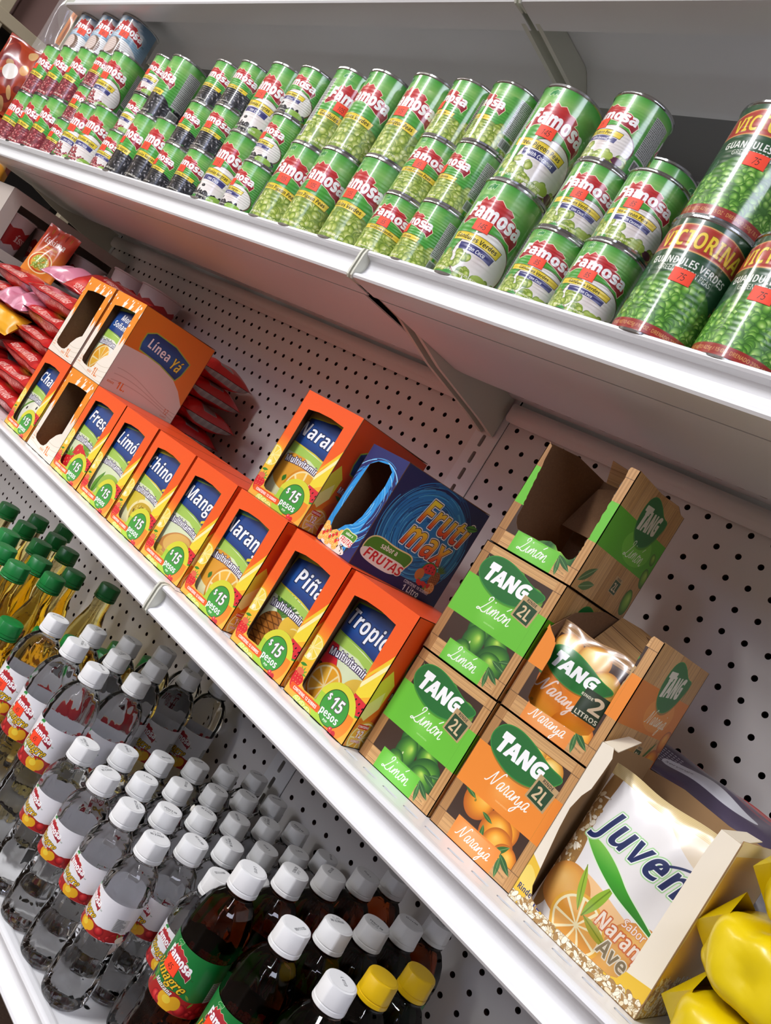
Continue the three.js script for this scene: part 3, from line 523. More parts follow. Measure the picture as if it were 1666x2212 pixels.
// flavour pictures on the sachets
function fruitArt(g, kind, W, H) {
  const O = (x, y, r) => citrus(g, x, y, r, '#d98a1c', '#f4dfa2', '#eaa62e', '#f0b840'), y = H * 0.78;
  if (kind === 'orange') { ell(g, W * 0.3, H * 0.66, W * 0.3, W * 0.26, '#e2a035'); O(W * 0.62, y, W * 0.33); leaf(g, W * 0.26, H * 0.7, W * 0.1, W * 0.07, 1.7, '#3d7a2a', '#2a5a1e'); }
  if (kind === 'lime') { leaf(g, W * 0.2, H * 0.95, W * 0.45, W * 0.16, -1.3, '#6aa13c', '#3f7a26'); ell(g, W * 0.62, y, W * 0.33, W * 0.22, '#9cc04a'); citrus(g, W * 0.7, H * 0.86, W * 0.24, '#7cab34', '#e4eec0', '#b4d06a', '#c4da80'); }
  if (kind === 'berry') { strawberry(g, W * 0.5, y, W * 0.32, 0.4); strawberry(g, W * 0.25, H * 0.88, W * 0.2, -0.2); }
  if (kind === 'passion') { ell(g, W * 0.3, H * 0.68, W * 0.22, W * 0.2, '#d9c23e'); ell(g, W * 0.6, y, W * 0.36, W * 0.27, '#efe3a6'); ell(g, W * 0.6, y, W * 0.31, W * 0.22, '#c8a62c'); const R = rng(8); for (let i = 0; i < 70; i++) ell(g, W * 0.6 + (R() - 0.5) * W * 0.5, y + (R() - 0.5) * W * 0.36, W * 0.022, W * 0.015, R() < 0.5 ? '#5c4a16' : '#e0c860', R() * 3); }
  if (kind === 'mango') { ell(g, W * 0.55, y, W * 0.42, W * 0.24, '#c98a4a', -0.2); ell(g, W * 0.5, H * 0.73, W * 0.3, W * 0.14, '#e0b25e', -0.3); for (let i = 0; i < 3; i++) rrect(g, W * (0.1 + i * 0.13), H * (0.84 + 0.03 * (i % 2)), W * 0.17, W * 0.17, 6, '#e3c04e', '#c9a036', 2); }
  if (kind === 'pine') { pineapple(g, W * 0.28, H * 0.82, W * 0.5, W * 0.62, 0.15); for (let k = 0; k < 3; k++) { ell(g, W * (0.68 + k * 0.08), H * (0.66 + k * 0.1), W * 0.26, W * 0.2, '#e6bb3c'); ell(g, W * (0.68 + k * 0.08), H * (0.66 + k * 0.1), W * 0.08, W * 0.06, '#f2dc90'); } }
  if (kind === 'tropic') { melon(g, W * 0.25, H * 0.66, W * 0.34, 1.2); O(W * 0.28, H * 0.82, W * 0.27); ell(g, W * 0.72, H * 0.76, W * 0.22, W * 0.24, '#e8c048'); strawberry(g, W * 0.55, H * 0.92, W * 0.15); melon(g, W * 0.85, H * 0.9, W * 0.25, -0.3); }
  if (kind === 'sop') { ell(g, W * 0.5, y, W * 0.42, W * 0.34, '#6f9a42', -0.4); ell(g, W * 0.5, y, W * 0.38, W * 0.3, '#f0eedc', -0.4); const R = rng(4); for (let i = 0; i < 22; i++) ell(g, W * (0.22 + R() * 0.56), y + (R() - 0.5) * W * 0.45, W * 0.022, W * 0.035, '#2a241c', R()); }
  if (kind === 'milk') { O(W * 0.42, y, W * 0.33); for (let i = 0; i < 9; i++) leaf(g, W * 0.55, H * 0.62, W * 0.4, W * 0.05, -2.4 + i * 0.4, '#f4f2e8', '#dcd8c8'); leaf(g, W * 0.72, H * 0.7, W * 0.2, W * 0.09, 0.6, '#5f8f3a', '#3d6a22'); }
}
function sachetTex(word, kind, top, y2 = '', gold) {
  const W = 320, H = 470, c = canvas(W, H), g = c.getContext('2d');
  g.fillStyle = vgrad(g, 0, H, [0, top], [0.35, '#dfe9c4'], [0.7, '#d9e4b8'], [1, '#e8d8a0']); g.fillRect(0, 0, W, H);
  crimp(g, W, 0, H * 0.06, top); fruitArt(g, kind, W, H);
  poly(g, [[0, H * 0.4], [W * 0.3, H * 0.42], [W * 0.7, H * 0.45], [W, H * 0.5], [W, H * 0.58], [W * 0.5, H * 0.49], [0, H * 0.5]], '#a8cc5a');
  poly(g, [[W * 0.06, H * 0.14], [W * 0.5, H * 0.09], [W * 0.99, H * 0.13], [W * 0.97, H * 0.47], [W * 0.5, H * 0.42], [0, H * 0.4]], vgrad(g, H * 0.1, H * 0.45, [0, '#223a78'], [0.6, '#26549a'], [1, '#1d2f6a']), gold ? '#d8c832' : '#8fb53c', 6);
  const lines = y2 ? [word, y2] : [word], n = lines.length;
  lines.forEach((s, i) => { const k = (n === 2 ? 0.105 : 0.185) * H; txt(g, s, W * 0.5, H * (n === 2 ? 0.2 + i * 0.105 : 0.265), k, { fill: '#f6f7fa', stroke: '#16244e', lw: k * 0.1, sx: Math.min(0.95, W * (n === 2 ? 0.86 : 0.98) / (k * s.length * 0.54)), rot: 0.05, skew: -0.06 }); });
  if (!y2) { g.strokeStyle = '#e8d22c'; g.lineWidth = 13; g.lineCap = 'round'; g.beginPath(); g.moveTo(W * 0.86, H * 0.17); g.quadraticCurveTo(W * 0.9, H * 0.27, W * 0.95, H * 0.25); g.moveTo(W * 0.99, H * 0.18); g.quadraticCurveTo(W * 0.95, H * 0.36, W * 0.72, H * 0.42); g.stroke(); }
  arcTxt(g, 'Multivitaminas', W * 0.46, H * 0.545 + 700, 700, 40, { fill: '#fff', stroke: '#3c2d52', lw: 7, sx: 0.82 });
  return c;
}
function yaLogo(g, x, y, w, h) {
  const p = [[0, 0.18], [0.15, 0.02], [0.6, 0.06], [1, 0.3], [0.96, 0.75], [0.9, 0.98], [0.5, 0.8], [0.02, 0.72], [-0.01, 0.5]].map(([a, b]) => [x + a * w, y + b * h]);
  poly(g, p, vgrad(g, y, y + h, [0, '#1b2c66'], [0.5, '#2a62a6'], [1, '#1b2c66']), '#9cba3c', w * 0.02);
  txt(g, 'Línea', x + w * 0.36, y + h * 0.42, h * 0.42, { fill: '#f6f7fa', stroke: '#16244e', lw: h * 0.03, sx: w * 0.5 / (h * 0.42 * 2.6), rot: 0.12 });
  txt(g, 'Yá', x + w * 0.78, y + h * 0.56, h * 0.5, { fill: '#f2e04a', stroke: '#16244e', lw: h * 0.04, sx: 0.72, rot: 0.12, skew: -0.15 });
}
const orangeTop = '#f2571a';
const orangeFront = (() => { // 90 x 128 mm, 8 px per mm
  const W = 720, H = 1024, k = 8, c = canvas(W, H), g = c.getContext('2d'), Y = (mmv) => H - mmv * k;
  g.fillStyle = vgrad(g, 0, H, [0, orangeTop], [0.42, '#f3611c'], [0.56, '#f6a22a'], [0.7, '#f2b730'], [1, '#e8b040']); g.fillRect(0, 0, W, H);
  citrus(g, 4 * k, Y(48), 13 * k, '#e9c42a', '#f6eaa0', '#f0d348', '#f4dd68'); ell(g, 5 * k, Y(40), 2.2 * k, 2.6 * k, '#fbf6d8');
  leaf(g, 1 * k, Y(30), 9 * k, 3 * k, -0.2, '#3e8f2c', '#2a6a1e'); strawberry(g, 7 * k, Y(16), 9 * k, 0.2); ell(g, 6 * k, Y(24), 5 * k, 3 * k, '#e26a4a');
  poly(g, [[70 * k, Y(44)], [90 * k, Y(88)], [90 * k, Y(70)], [90 * k, Y(48)], [78 * k, Y(40)]], '#f2d83a'); poly(g, [[72 * k, Y(52)], [90 * k, Y(82)], [90 * k, Y(75)], [74 * k, Y(48)]], '#f8f0b0'); poly(g, [[74 * k, Y(62)], [90 * k, Y(90)], [90 * k, Y(84)], [74 * k, Y(57)]], '#f0c62c');
  melon(g, 84 * k, Y(39), 13 * k, 0.25); melon(g, 78 * k, Y(30), 9 * k, 0.9);
  ell(g, 62 * k, Y(17), 25 * k, 25 * k, '#a9cf3c'); g.save(); g.beginPath(); g.rect(62 * k, 0, W, H); g.clip(); ell(g, 62 * k, Y(17), 25 * k, 25 * k, '#ee8a2a'); g.restore(); g.save(); g.beginPath(); g.rect(0, 0, W, Y(24)); g.clip(); ell(g, 62 * k, Y(17), 25 * k, 25 * k, '#d8d63a'); g.restore();
  ell(g, 62 * k, Y(19), 16.5 * k, 16.5 * k, '#3f9b3a', 0, '#1d3a1a', 5);
  txt(g, '$', 51.5 * k, Y(25), 9 * k, { fill: '#fff', stroke: '#6a5560', lw: 6, sx: 0.9 }); txt(g, '15', 63.5 * k, Y(23.5), 16 * k, { fill: '#fff', stroke: '#6a5560', lw: 12, sx: 0.85, skew: -0.12 });
  txt(g, 'pesos', 61 * k, Y(12), 9.5 * k, { fill: '#fff', stroke: '#2c6a2c', lw: 3, sx: 0.95 }); txt(g, 'PVP', 60 * k, Y(5.6), 3.2 * k, { fill: '#e8f4e0' });
  for (let i = 0; i < 3; i++) citrus(g, (20 + i * 8) * k, Y(0.5 - i), 6 * k, '#a4c83a', '#eef2b4', '#cbdc58', '#d8e472');
  g.save(); g.translate(26.5 * k, Y(9)); rrect(g, -22 * k, -3.2 * k, 44 * k, 6.4 * k, 12, '#e85a1e'); txt(g, 'CONTIENE: 12 SOBRES', 0, 1, 4.3 * k, { fill: '#fff', sx: 0.78 }); g.restore();
  ell(g, 70 * k, Y(3), 2.6 * k, 2.6 * k, '#d62a3a'); ell(g, 75 * k, Y(2), 2.6 * k, 2.6 * k, '#c8202e'); ell(g, 69.4 * k, Y(3.8), 0.7 * k, 0.7 * k, '#f6b8b8');
  return c;
})();
const orangeSide = (() => { // 130 x 128 mm
  const W = 1040, H = 1024, k = 8, c = canvas(W, H), g = c.getContext('2d'), Y = (m) => H - m * k;
  g.fillStyle = vgrad(g, 0, H, [0, '#e2480e'], [0.5, '#e64f12'], [0.8, '#ee8424'], [1, '#e88a2a']); g.fillRect(0, 0, W, H);
  yaLogo(g, 24 * k, Y(104), 82 * k, 44 * k); txt(g, 'Multivitaminas', 52 * k, Y(52), 9.5 * k, { fill: '#fff', stroke: '#3c2d52', lw: 9, sx: 0.85, rot: 0.05 });
  poly(g, [[0, Y(62)], [8 * k, Y(76)], [20 * k, Y(64)], [18 * k, Y(40)], [0, Y(26)]], '#e6d83c'); poly(g, [[0, Y(40)], [14 * k, Y(56)], [18 * k, Y(40)], [8 * k, Y(26)], [0, Y(30)]], '#f2ea8a');
  ell(g, 40 * k, Y(26), 24 * k, 17 * k, '#d8622a', -0.3); ell(g, 62 * k, Y(20), 20 * k, 14 * k, '#e0a030', 0.2); leaf(g, 24 * k, Y(46), 16 * k, 4 * k, 0.2, '#3e8f2c', '#2a6a1e');
  citrus(g, 18 * k, Y(10), 17 * k, '#e0a42c', '#f6e6a8', '#eab23a', '#f0c458'); strawberry(g, 34 * k, Y(8), 8 * k, 0.3); citrus(g, 44 * k, Y(0), 12 * k, '#6fa43a', '#e6f0b8', '#a8c850', '#b8d464');
  rrect(g, 6 * k, Y(23), 14 * k, 4.4 * k, 8, '#d83a1e'); txt(g, 'CONTIENE', 13 * k, Y(20.7), 3 * k, { fill: '#fff' }); txt(g, '12', 13 * k, Y(13.5), 10 * k, { fill: '#fff', stroke: '#c03a1e', lw: 8, sx: 0.9 }); txt(g, 'SOBRES', 13 * k, Y(6.5), 3.4 * k, { fill: '#fff', stroke: '#c03a1e', lw: 4 });
  return c;
})();
function splashes(g, R, W, y0, y1, n, k) { g.fillStyle = '#f6efe2'; for (let i = 0; i < n; i++) { const x = R() * W, y = y0 + R() * (y1 - y0), s = (1 + R() * 2.4) * k; g.beginPath(); g.ellipse(x, y, s * 0.7, s, 0.4, 0, 6.3); g.fill(); } }
const creamFront = (() => { // 88 x 128 mm
  const W = 704, H = 1024, k = 8, c = canvas(W, H), g = c.getContext('2d'), Y = (m) => H - m * k, R = rng(61);
  g.fillStyle = '#f0e6d6'; g.fillRect(0, 0, W, H);
  poly(g, [[0, 0], [W, 0], [W, Y(80)], [86 * k, Y(64)], [82 * k, Y(74)], [78 * k, Y(60)], [74 * k, Y(76)], [14 * k, Y(78)], [10 * k, Y(60)], [6 * k, Y(76)], [0, Y(66)]], '#ef8f22');
  for (const x of [30, 48, 66, 84]) { poly(g, [[x * k, Y(108)], [(x + 5) * k, Y(122)], [(x + 9) * k, Y(126)], [(x + 6) * k, Y(116)], [(x + 12) * k, Y(120)], [(x + 7) * k, Y(110)], [(x + 4) * k, Y(104)]], '#f6efe2', null, 0, true); }
  splashes(g, R, W, Y(126), Y(86), 26, k * 0.7);
  g.strokeStyle = 'rgba(202,186,164,.8)'; g.lineWidth = 5; for (let i = 0; i < 4; i++) { g.beginPath(); g.moveTo(0, Y(30 - i * 7)); g.bezierCurveTo(W * 0.3, Y(36 - i * 8), W * 0.6, Y(14 - i * 5), W, Y(28 - i * 8)); g.stroke(); }
  txt(g, 'RINDE', 46 * k, Y(8.5), 4.4 * k, { fill: '#dc7220', sx: 0.9 }); txt(g, '1L.', 62 * k, Y(12), 17 * k, { fill: '#e0741e', sx: 0.72 }); txt(g, '12', 8 * k, Y(19), 9 * k, { fill: '#dc7220', sx: 0.7, weight: 'normal' }); txt(g, 'SOBRES', 8 * k, Y(12.5), 3 * k, { fill: '#dc7220', weight: 'normal' });
  return c;
})();
const creamSide = (() => {
  const W = 1040, H = 1024, k = 8, c = canvas(W, H), g = c.getContext('2d'), Y = (m) => H - m * k;
  g.fillStyle = '#ded0c4'; g.fillRect(0, 0, W, H);
  poly(g, [[0, 0], [W, 0], [W, Y(30)], [112 * k, Y(48)], [90 * k, Y(62)], [60 * k, Y(70)], [0, Y(66)]], '#e27c14');
  yaLogo(g, 22 * k, Y(104), 84 * k, 46 * k);
  g.strokeStyle = 'rgba(180,158,142,.55)'; g.lineWidth = 10; for (let i = 0; i < 3; i++) { g.beginPath(); g.moveTo(10 * k, Y(34 - i * 9)); g.bezierCurveTo(50 * k, Y(40 - i * 9), 80 * k, Y(16), 128 * k, Y(16 - i * 5)); g.stroke(); }
  txt(g, 'RINDE', 12 * k, Y(12), 4.2 * k, { fill: '#c96a20', sx: 0.9 }); txt(g, '1L.', 30 * k, Y(13), 15 * k, { fill: '#dc7220', sx: 0.75 }); txt(g, '12', 112 * k, Y(13), 11 * k, { fill: '#c8602a', sx: 0.75, weight: 'normal' }); txt(g, 'SOBRES', 112 * k, Y(5), 3.4 * k, { fill: '#c8602a', weight: 'normal' });
  return c;
})();
const M = { oF: card(orangeFront), oS: card(orangeSide), cF: card(creamFront), cS: card(creamSide), orange: phys(0xe84c14, 0.42, { clearcoat: 0.25, clearcoatRoughness: 0.35 }), amber: phys(0xdf7c1a, 0.42, { clearcoat: 0.25, clearcoatRoughness: 0.35 }) };
const s = (pts) => pts.map(([x, y]) => [mm(x), mm(y)]);
const arcPts = (cx, cy, r, a0, a1, n) => Array.from({ length: n + 1 }, (_, i) => { const a = a0 + (a1 - a0) * i / n; return [cx + r * Math.cos(a), cy + r * Math.sin(a)]; });
const winOrange = s([[14, 109], [30, 111.5], [50, 112], [71.5, 110], [72.5, 42], ...arcPts(62, 17, 25, 1.15, 2.75, 8), [39, 14], [22, 13.2], [17, 15], [15, 19]]);
const winCream = s([[13, 107], [30, 109.5], [50, 110.5], [73.5, 110.5], [74, 44], [68, 41], [62, 37], [57, 31], [53, 26], [51, 19], [46, 14], [37, 12.5], [24, 13.5], [15, 15.5], [11.5, 20]]);
const LB = [0.0895, 0.128, 0.13];
const sachetG = pouchGeo(0.085, 0.119, 0.0095, 21, 0.0011, 0.03, 26, 34, 9), sachetG2 = pouchGeo(0.085, 0.118, 0.010, 22, 0.0018, 0.03, 26, 34, 9);
function drinkBox(cream, x, y, zFront, turn, label, sach, sachLabel, lean = 0.02, deep = 0) {
  const [w, h, d] = LB, m = cream ? [M.cF, M.cS, M.amber] : [M.oF, M.oS, M.orange], zc = zFront - d / 2;
  const t = carton('drink_mix_box', label, 'drink mix boxes', [x, y, zc], turn, LB, { front: { mat: m[0], holes: [cream ? winCream : winOrange] }, right: { mat: m[1] }, left: { mat: m[1] }, back: { mat: m[2] }, top: { mat: m[2], tilt: 0.012 }, bottom: { mat: m[2] } });
  if (sach) for (let i = 0; i < 2; i++) {
    const p = thing('drink_sachet', sachLabel + (i ? ', one behind the first' : ', the front one'), 'sachet', [0, 0, 0], turn);
    part(p, 'pouch', i ? sachetG2 : sachetG, sach);
    p.rotation.order = 'YXZ'; p.rotation.x = -lean; const lz = d / 2 - 0.0072 - deep - i * 0.0145, lx = 0;
    p.position.set(x + lx * Math.cos(turn) + lz * Math.sin(turn), y + 0.0018, zc - lx * Math.sin(turn) + lz * Math.cos(turn));
  }
  return t;
}
const T2 = D2 + 0.1282;
const FL = [
  [0, -0.5625, 'Chami', 'sop', '#22336e', '', 'orange box at the far left of the bottom row, soursop sachet in its window', 'blue sachet with a white soursop picture inside the leftmost bottom box'],
  [1, -0.4665, 'Morir', 'milk', '#22336e', 'Soñando', 'cream and amber box at the left of the bottom row, mostly empty behind its window', 'blue sachet with an orange half inside the cream bottom box'],
  [0, -0.3765, 'Fresa', 'berry', '#27427c', '', 'orange box with a strawberry sachet in its window, bottom row', 'sachet with strawberry picture inside an orange box'],
  [0, -0.2850, 'Limón', 'lime', '#24508c', '', 'orange box with a lime sachet in its window, bottom row', 'sachet with lime picture inside an orange box'],
  [0, -0.1915, 'Chinola', 'passion', '#d9b526', '', 'orange box with a passion fruit sachet in its window, bottom row', 'sachet with passion fruit picture inside an orange box'],
  [0, -0.0985, 'Mango', 'mango', '#22336e', '', 'orange box with a mango sachet in its window, bottom row', 'sachet with mango picture inside an orange box'],
  [0, -0.0020, 'Naranja', 'orange', '#3f9ac0', '', 'orange box with an orange sachet in its window, bottom row over the shelf joint', 'sachet with orange halves inside the bottom row orange box'],
  [0, 0.1030, 'Piña', 'pine', '#c8b436', '', 'orange box with a pineapple sachet in its window, bottom row', 'sachet with pineapple picture inside an orange box'],
  [0, 0.1985, 'Tropical', 'tropic', '#8a2f2c', '', 'orange box with a mixed fruit sachet, nearest the wood-print boxes', 'sachet with melon and orange picture inside the rightmost orange box'],
];
for (const [cream, x, word, art, top, w2, label, sl] of FL) drinkBox(cream, x, D2, 0.300, 0, label, foil(sachetTex(word, art, top, w2, art === 'passion' || art === 'pine')), sl, art === 'milk' ? 0.05 : 0.03, { pine: 0.008, tropic: 0.011, milk: 0.034, sop: 0.003 }[art] ?? 0);
drinkBox(0, -0.0025, T2, 0.292, 0.07, 'orange box with an orange sachet, upper row beside the dark blue box', foil(sachetTex('Naranja', 'orange', '#c8862a', '', true)), 'sachet with orange halves inside the upper orange box', 0.05, 0.007);
drinkBox(1, -0.5690, T2, 0.298, 0, 'cream and amber box in the upper row, left of two, soursop sachet', foil(sachetTex('Chami', 'sop', '#7fa63a', '')), 'sachet with white soursop inside the left upper cream box', 0.05, 0.034);
drinkBox(1, -0.4690, T2, 0.300, 0.02, 'cream and amber box in the upper row, right of two, large side logo', foil(sachetTex('Morir', 'milk', '#9cae52', 'Soñando')), 'blue sachet with an orange half inside the right upper cream box', 0.03, 0.006);
// ---------------------------------------------------------------- dark blue box with fruit print
{
  const k = 9, FW = 594, H = 1004, SW = 1134, dims = [0.066, 0.1115, 0.126];
  const wave = (g, R, x, y, r, n, cols) => { for (let i = 0; i < n; i++) { g.strokeStyle = cols[Math.floor(R() * cols.length)]; g.lineWidth = 2 + R() * 9; const q = r * (0.3 + R() * 0.75), a = R() * 6.3; g.beginPath(); g.arc(x + (R() - 0.5) * 30, y + (R() - 0.5) * 30, q, a, a + 0.3 + R() * 1.1); g.stroke(); } };
  const badge = (g, x, y, w, h) => {
    poly(g, [[x, y + h * 0.75], [x + w * 0.02, y + h * 0.2], [x + w * 0.2, y], [x + w * 0.55, y + h * 0.12], [x + w, y + h * 0.05], [x + w * 0.92, y + h * 0.6], [x + w * 0.7, y + h], [x + w * 0.3, y + h * 0.82]], '#4f8f2c', '#efe4a0', h * 0.05, true);
    poly(g, [[x - w * 0.02, y + h * 0.5], [x + w * 0.5, y + h * 0.46], [x + w * 0.98, y + h * 0.5], [x + w * 0.8, y + h * 0.98], [x + w * 0.4, y + h * 0.98], [x + w * 0.02, y + h * 0.86]], '#f2efe2', null, 0, true);
    txt(g, 'sabor a', x + w * 0.48, y + h * 0.26, h * 0.26, { fill: '#f4f4e6', sx: 0.85, weight: 'bold' });
    txt(g, 'FRUTAS', x + w * 0.5, y + h * 0.7, h * 0.46, { fill: '#cf2a34', stroke: '#f2efe2', lw: h * 0.05, sx: w * 0.95 / (h * 0.46 * 4.2), skew: -0.15, rot: 0.04 });
  };
  const pile = (g, x, y, u) => { pineapple(g, x + u * 0.5, y - u * 0.1, u * 0.9, u * 1.2, 0.2); melon(g, x - u * 0.3, y - u * 0.35, u * 0.7, 3.1); ell(g, x - u * 0.9, y, u * 0.4, u * 0.42, '#d2823a'); citrus(g, x + u * 0.55, y + u * 0.55, u * 0.42, '#d88428', '#f0d49a', '#dd9238', '#e6a650'); for (let i = 0; i < 5; i++) strawberry(g, x - u * 0.7 + i * u * 0.25, y + u * (0.45 + 0.1 * (i % 2)), u * 0.2, i); };
  const cf = canvas(FW, H), g = cf.getContext('2d'), R = rng(71), Y = (m) => H - m * k;
  g.fillStyle = '#1f2563'; g.fillRect(0, 0, FW, H); poly(g, [[0, H], [0, Y(60)], [8 * k, Y(92)], [30 * k, Y(103)], [54 * k, Y(99)], [62 * k, Y(80)], [56 * k, Y(40)], [50 * k, 0.9 * H], [50 * k, H]], '#2491d8', null, 0, true);
  wave(g, R, 33 * k, Y(55), 46 * k, 90, ['#3fa9e6', '#1b7cc2', '#8fd0f2', '#2f97da']); poly(g, [[0, H], [0, Y(20)], [16 * k, Y(14)], [40 * k, Y(12)], [58 * k, H]], '#e9e4d8', null, 0, true);
  for (let i = 0; i < 10; i++) citrus(g, (4 + (i % 5) * 7) * k, Y(6 + 9 * Math.floor(i / 5) + (i % 2) * 3), 5 * k, '#e08a20', '#f6e0a0', '#eea52e', '#f2b848'); for (let i = 0; i < 8; i++) strawberry(g, (6 + i * 4) * k, Y(10 + (i % 3) * 3), 2.4 * k, i); for (let i = 0; i < 20; i++) ell(g, (36 + R() * 18) * k, Y(2 + R() * 10), 6, 9, '#2a241c');
  badge(g, 32 * k, Y(27), 26 * k, 17 * k);
  const cs = canvas(SW, H), q = cs.getContext('2d'), Q = rng(73);
  q.fillStyle = '#1d2158'; q.fillRect(0, 0, SW, H); ell(q, 64 * k, Y(56), 56 * k, 50 * k, '#2279bd'); wave(q, Q, 64 * k, Y(56), 56 * k, 260, ['#2f8fcf', '#17568f', '#4fb0de', '#2478b8', '#0f3f78']); q.fillStyle = '#1d2158'; q.beginPath(); q.moveTo(0, Y(22)); q.bezierCurveTo(30 * k, Y(10), 90 * k, Y(12), SW, Y(20)); q.lineTo(SW, H); q.lineTo(0, H); q.fill();
  for (const [w, x, y, sz] of [['Fruti', 78, 80, 37], ['max', 70, 54, 38]]) txt(q, w, x * k, Y(y), sz * k, { fill: vgrad(q, -sz * k * 0.4, sz * k * 0.4, [0.1, '#f4e03a'], [0.5, '#f0b82c'], [0.75, '#e2641e'], [1, '#d83a20']), stroke: '#f4f4ee', lw: 34, sx: 0.82, rot: 0.05, style: 'italic' });
  for (const [w, x, y, sz] of [['Fruti', 78, 80, 37], ['max', 70, 54, 38]]) txt(q, w, x * k, Y(y), sz * k, { fill: vgrad(q, -sz * k * 0.4, sz * k * 0.4, [0.1, '#f4e03a'], [0.5, '#f0b82c'], [0.75, '#e2641e'], [1, '#d83a20']), stroke: '#1a1d4c', lw: 14, sx: 0.82, rot: 0.05, style: 'italic' });
  leaf(q, 106 * k, Y(88), 17 * k, 7 * k, -0.25, '#4f9a2c', '#1d3a1a'); badge(q, 3 * k, Y(38), 66 * k, 30 * k); pile(q, 98 * k, Y(24), 15 * k);
  txt(q, 'CONTIENE 18 SOBRES', 90 * k, Y(10.5), 4.6 * k, { fill: '#dfe2f0', sx: 0.8, rot: 0.03 }); txt(q, '1 Litro', 86 * k, Y(4.6), 9 * k, { fill: '#f4f5fa', sx: 0.9, rot: 0.03 });
  const navy = std(0x262a78, 0.4);
  const win = s([[12, 92], [22, 98], [40, 100], [50, 95], [52, 80], [46, 44], [40, 33], [30, 28], [24, 21], [15, 16], [10, 20], [8, 28]]);
  const turn = -0.17, w = dims[0], d = dims[2], c = Math.cos(turn), sn = Math.sin(turn);
  // right front corner stands at (0.131, 0.289)
  const cx = 0.131 - (w / 2 * c + d / 2 * sn), cz = 0.289 - (-w / 2 * sn + d / 2 * c);
  carton('drink_mix_box', 'dark blue box with swirling water and yellow lettering on its side, window empty', null, [cx, T2, cz], turn, dims, { front: { mat: card(cf), holes: [win] }, right: { mat: card(cs) }, left: { mat: navy }, back: { mat: navy }, top: { mat: navy, tilt: 0.01 }, bottom: { mat: navy } });
}
// ---------------------------------------------------------------- wood-print boxes
function tangLogo(g, x, y, w, h, rot, greyed) {
  g.save(); g.translate(x, y); g.rotate(rot);
  const L = [[-0.5, -0.1], [-0.42, -0.42], [-0.2, -0.52], [0.08, -0.4], [0.3, -0.22], [0.55, -0.2], [0.44, 0.12], [0.24, 0.44], [-0.04, 0.52], [-0.3, 0.38], [-0.46, 0.18]].map(([a, b]) => [a * w, b * h]);
  poly(g, L.map(([a, b]) => [a + w * 0.01, b + h * 0.05]), 'rgba(30,60,20,.35)', null, 0, true); poly(g, L, '#1c6b2c', '#2f8a36', w * 0.012, true);
  txt(g, 'TANG', -w * 0.03, 0, h * 0.52, { fill: greyed ? '#d8d4c4' : '#f8f9f8', stroke: greyed ? '#d8d4c4' : '#f8f9f8', lw: h * 0.04, sx: w * 0.68 / (h * 0.52 * 2.75), skew: -0.16, rot: -0.02 });
  txt(g, 'T', -w * 0.3, -h * 0.03, h * 0.64, { fill: greyed ? '#d8d4c4' : '#f8f9f8', stroke: greyed ? '#d8d4c4' : '#f8f9f8', lw: h * 0.04, sx: 0.85, skew: -0.16 });
  g.restore();
}
function chip2L(g, x, y, u, rot, R, dim) {
  g.save(); g.translate(x, y); g.rotate(rot);
  for (let i = 0; i < 150; i++) { g.strokeStyle = 'rgba(190,150,100,.7)'; g.lineWidth = 1.4; const a = (R() - 0.5) * u * 1.3, b = (R() < 0.5 ? -1 : 1) * u * 0.66; g.beginPath(); g.moveTo(a, b); g.lineTo(a + (R() - 0.5) * 8, b * (1.02 + R() * 0.08)); g.stroke(); g.beginPath(); g.moveTo(b, a); g.lineTo(b * (1.02 + R() * 0.06), a); g.stroke(); }
  g.fillStyle = '#b99a6c'; g.fillRect(-u * 0.68, -u * 0.72, u * 1.36, u * 1.4); g.fillStyle = dim ? '#2f4a2a' : '#1d4527'; g.fillRect(-u * 0.56, -u * 0.42, u * 1.12, u * 1.04);
  txt(g, 'RINDE', 0, -u * 0.57, u * 0.26, { fill: '#2c2a1c', sx: 0.95 }); txt(g, '2L', 0, u * 0.12, u * 0.98, { fill: '#d6bd94', sx: 0.8 }); g.restore();
}
function limes(g, R, x0, y0, w, h, n, orange) {
  for (let i = 0; i < n; i++) {
    const x = x0 + R() * w, y = y0 + (i / n) * h, r = (orange ? 120 : 118) * (0.85 + R() * 0.3);
    g.save(); g.translate(x, y); g.rotate(R() * 3); g.scale(1, orange ? 0.94 : 0.78);
    g.fillStyle = rgrad(g, 0, 0, r, ...(orange ? [[0, '#f6c65a'], [0.5, '#ec9a26'], [1, '#b85c14']] : [[0, '#b8d858'], [0.35, '#5f9f30'], [1, '#164d1c']])); g.beginPath(); g.arc(0, 0, r, 0, 6.3); g.fill();
    ell(g, r * 0.15, r * 0.2, 9, 8, orange ? '#8a7a2a' : '#c8d89a'); g.restore();
  }
}
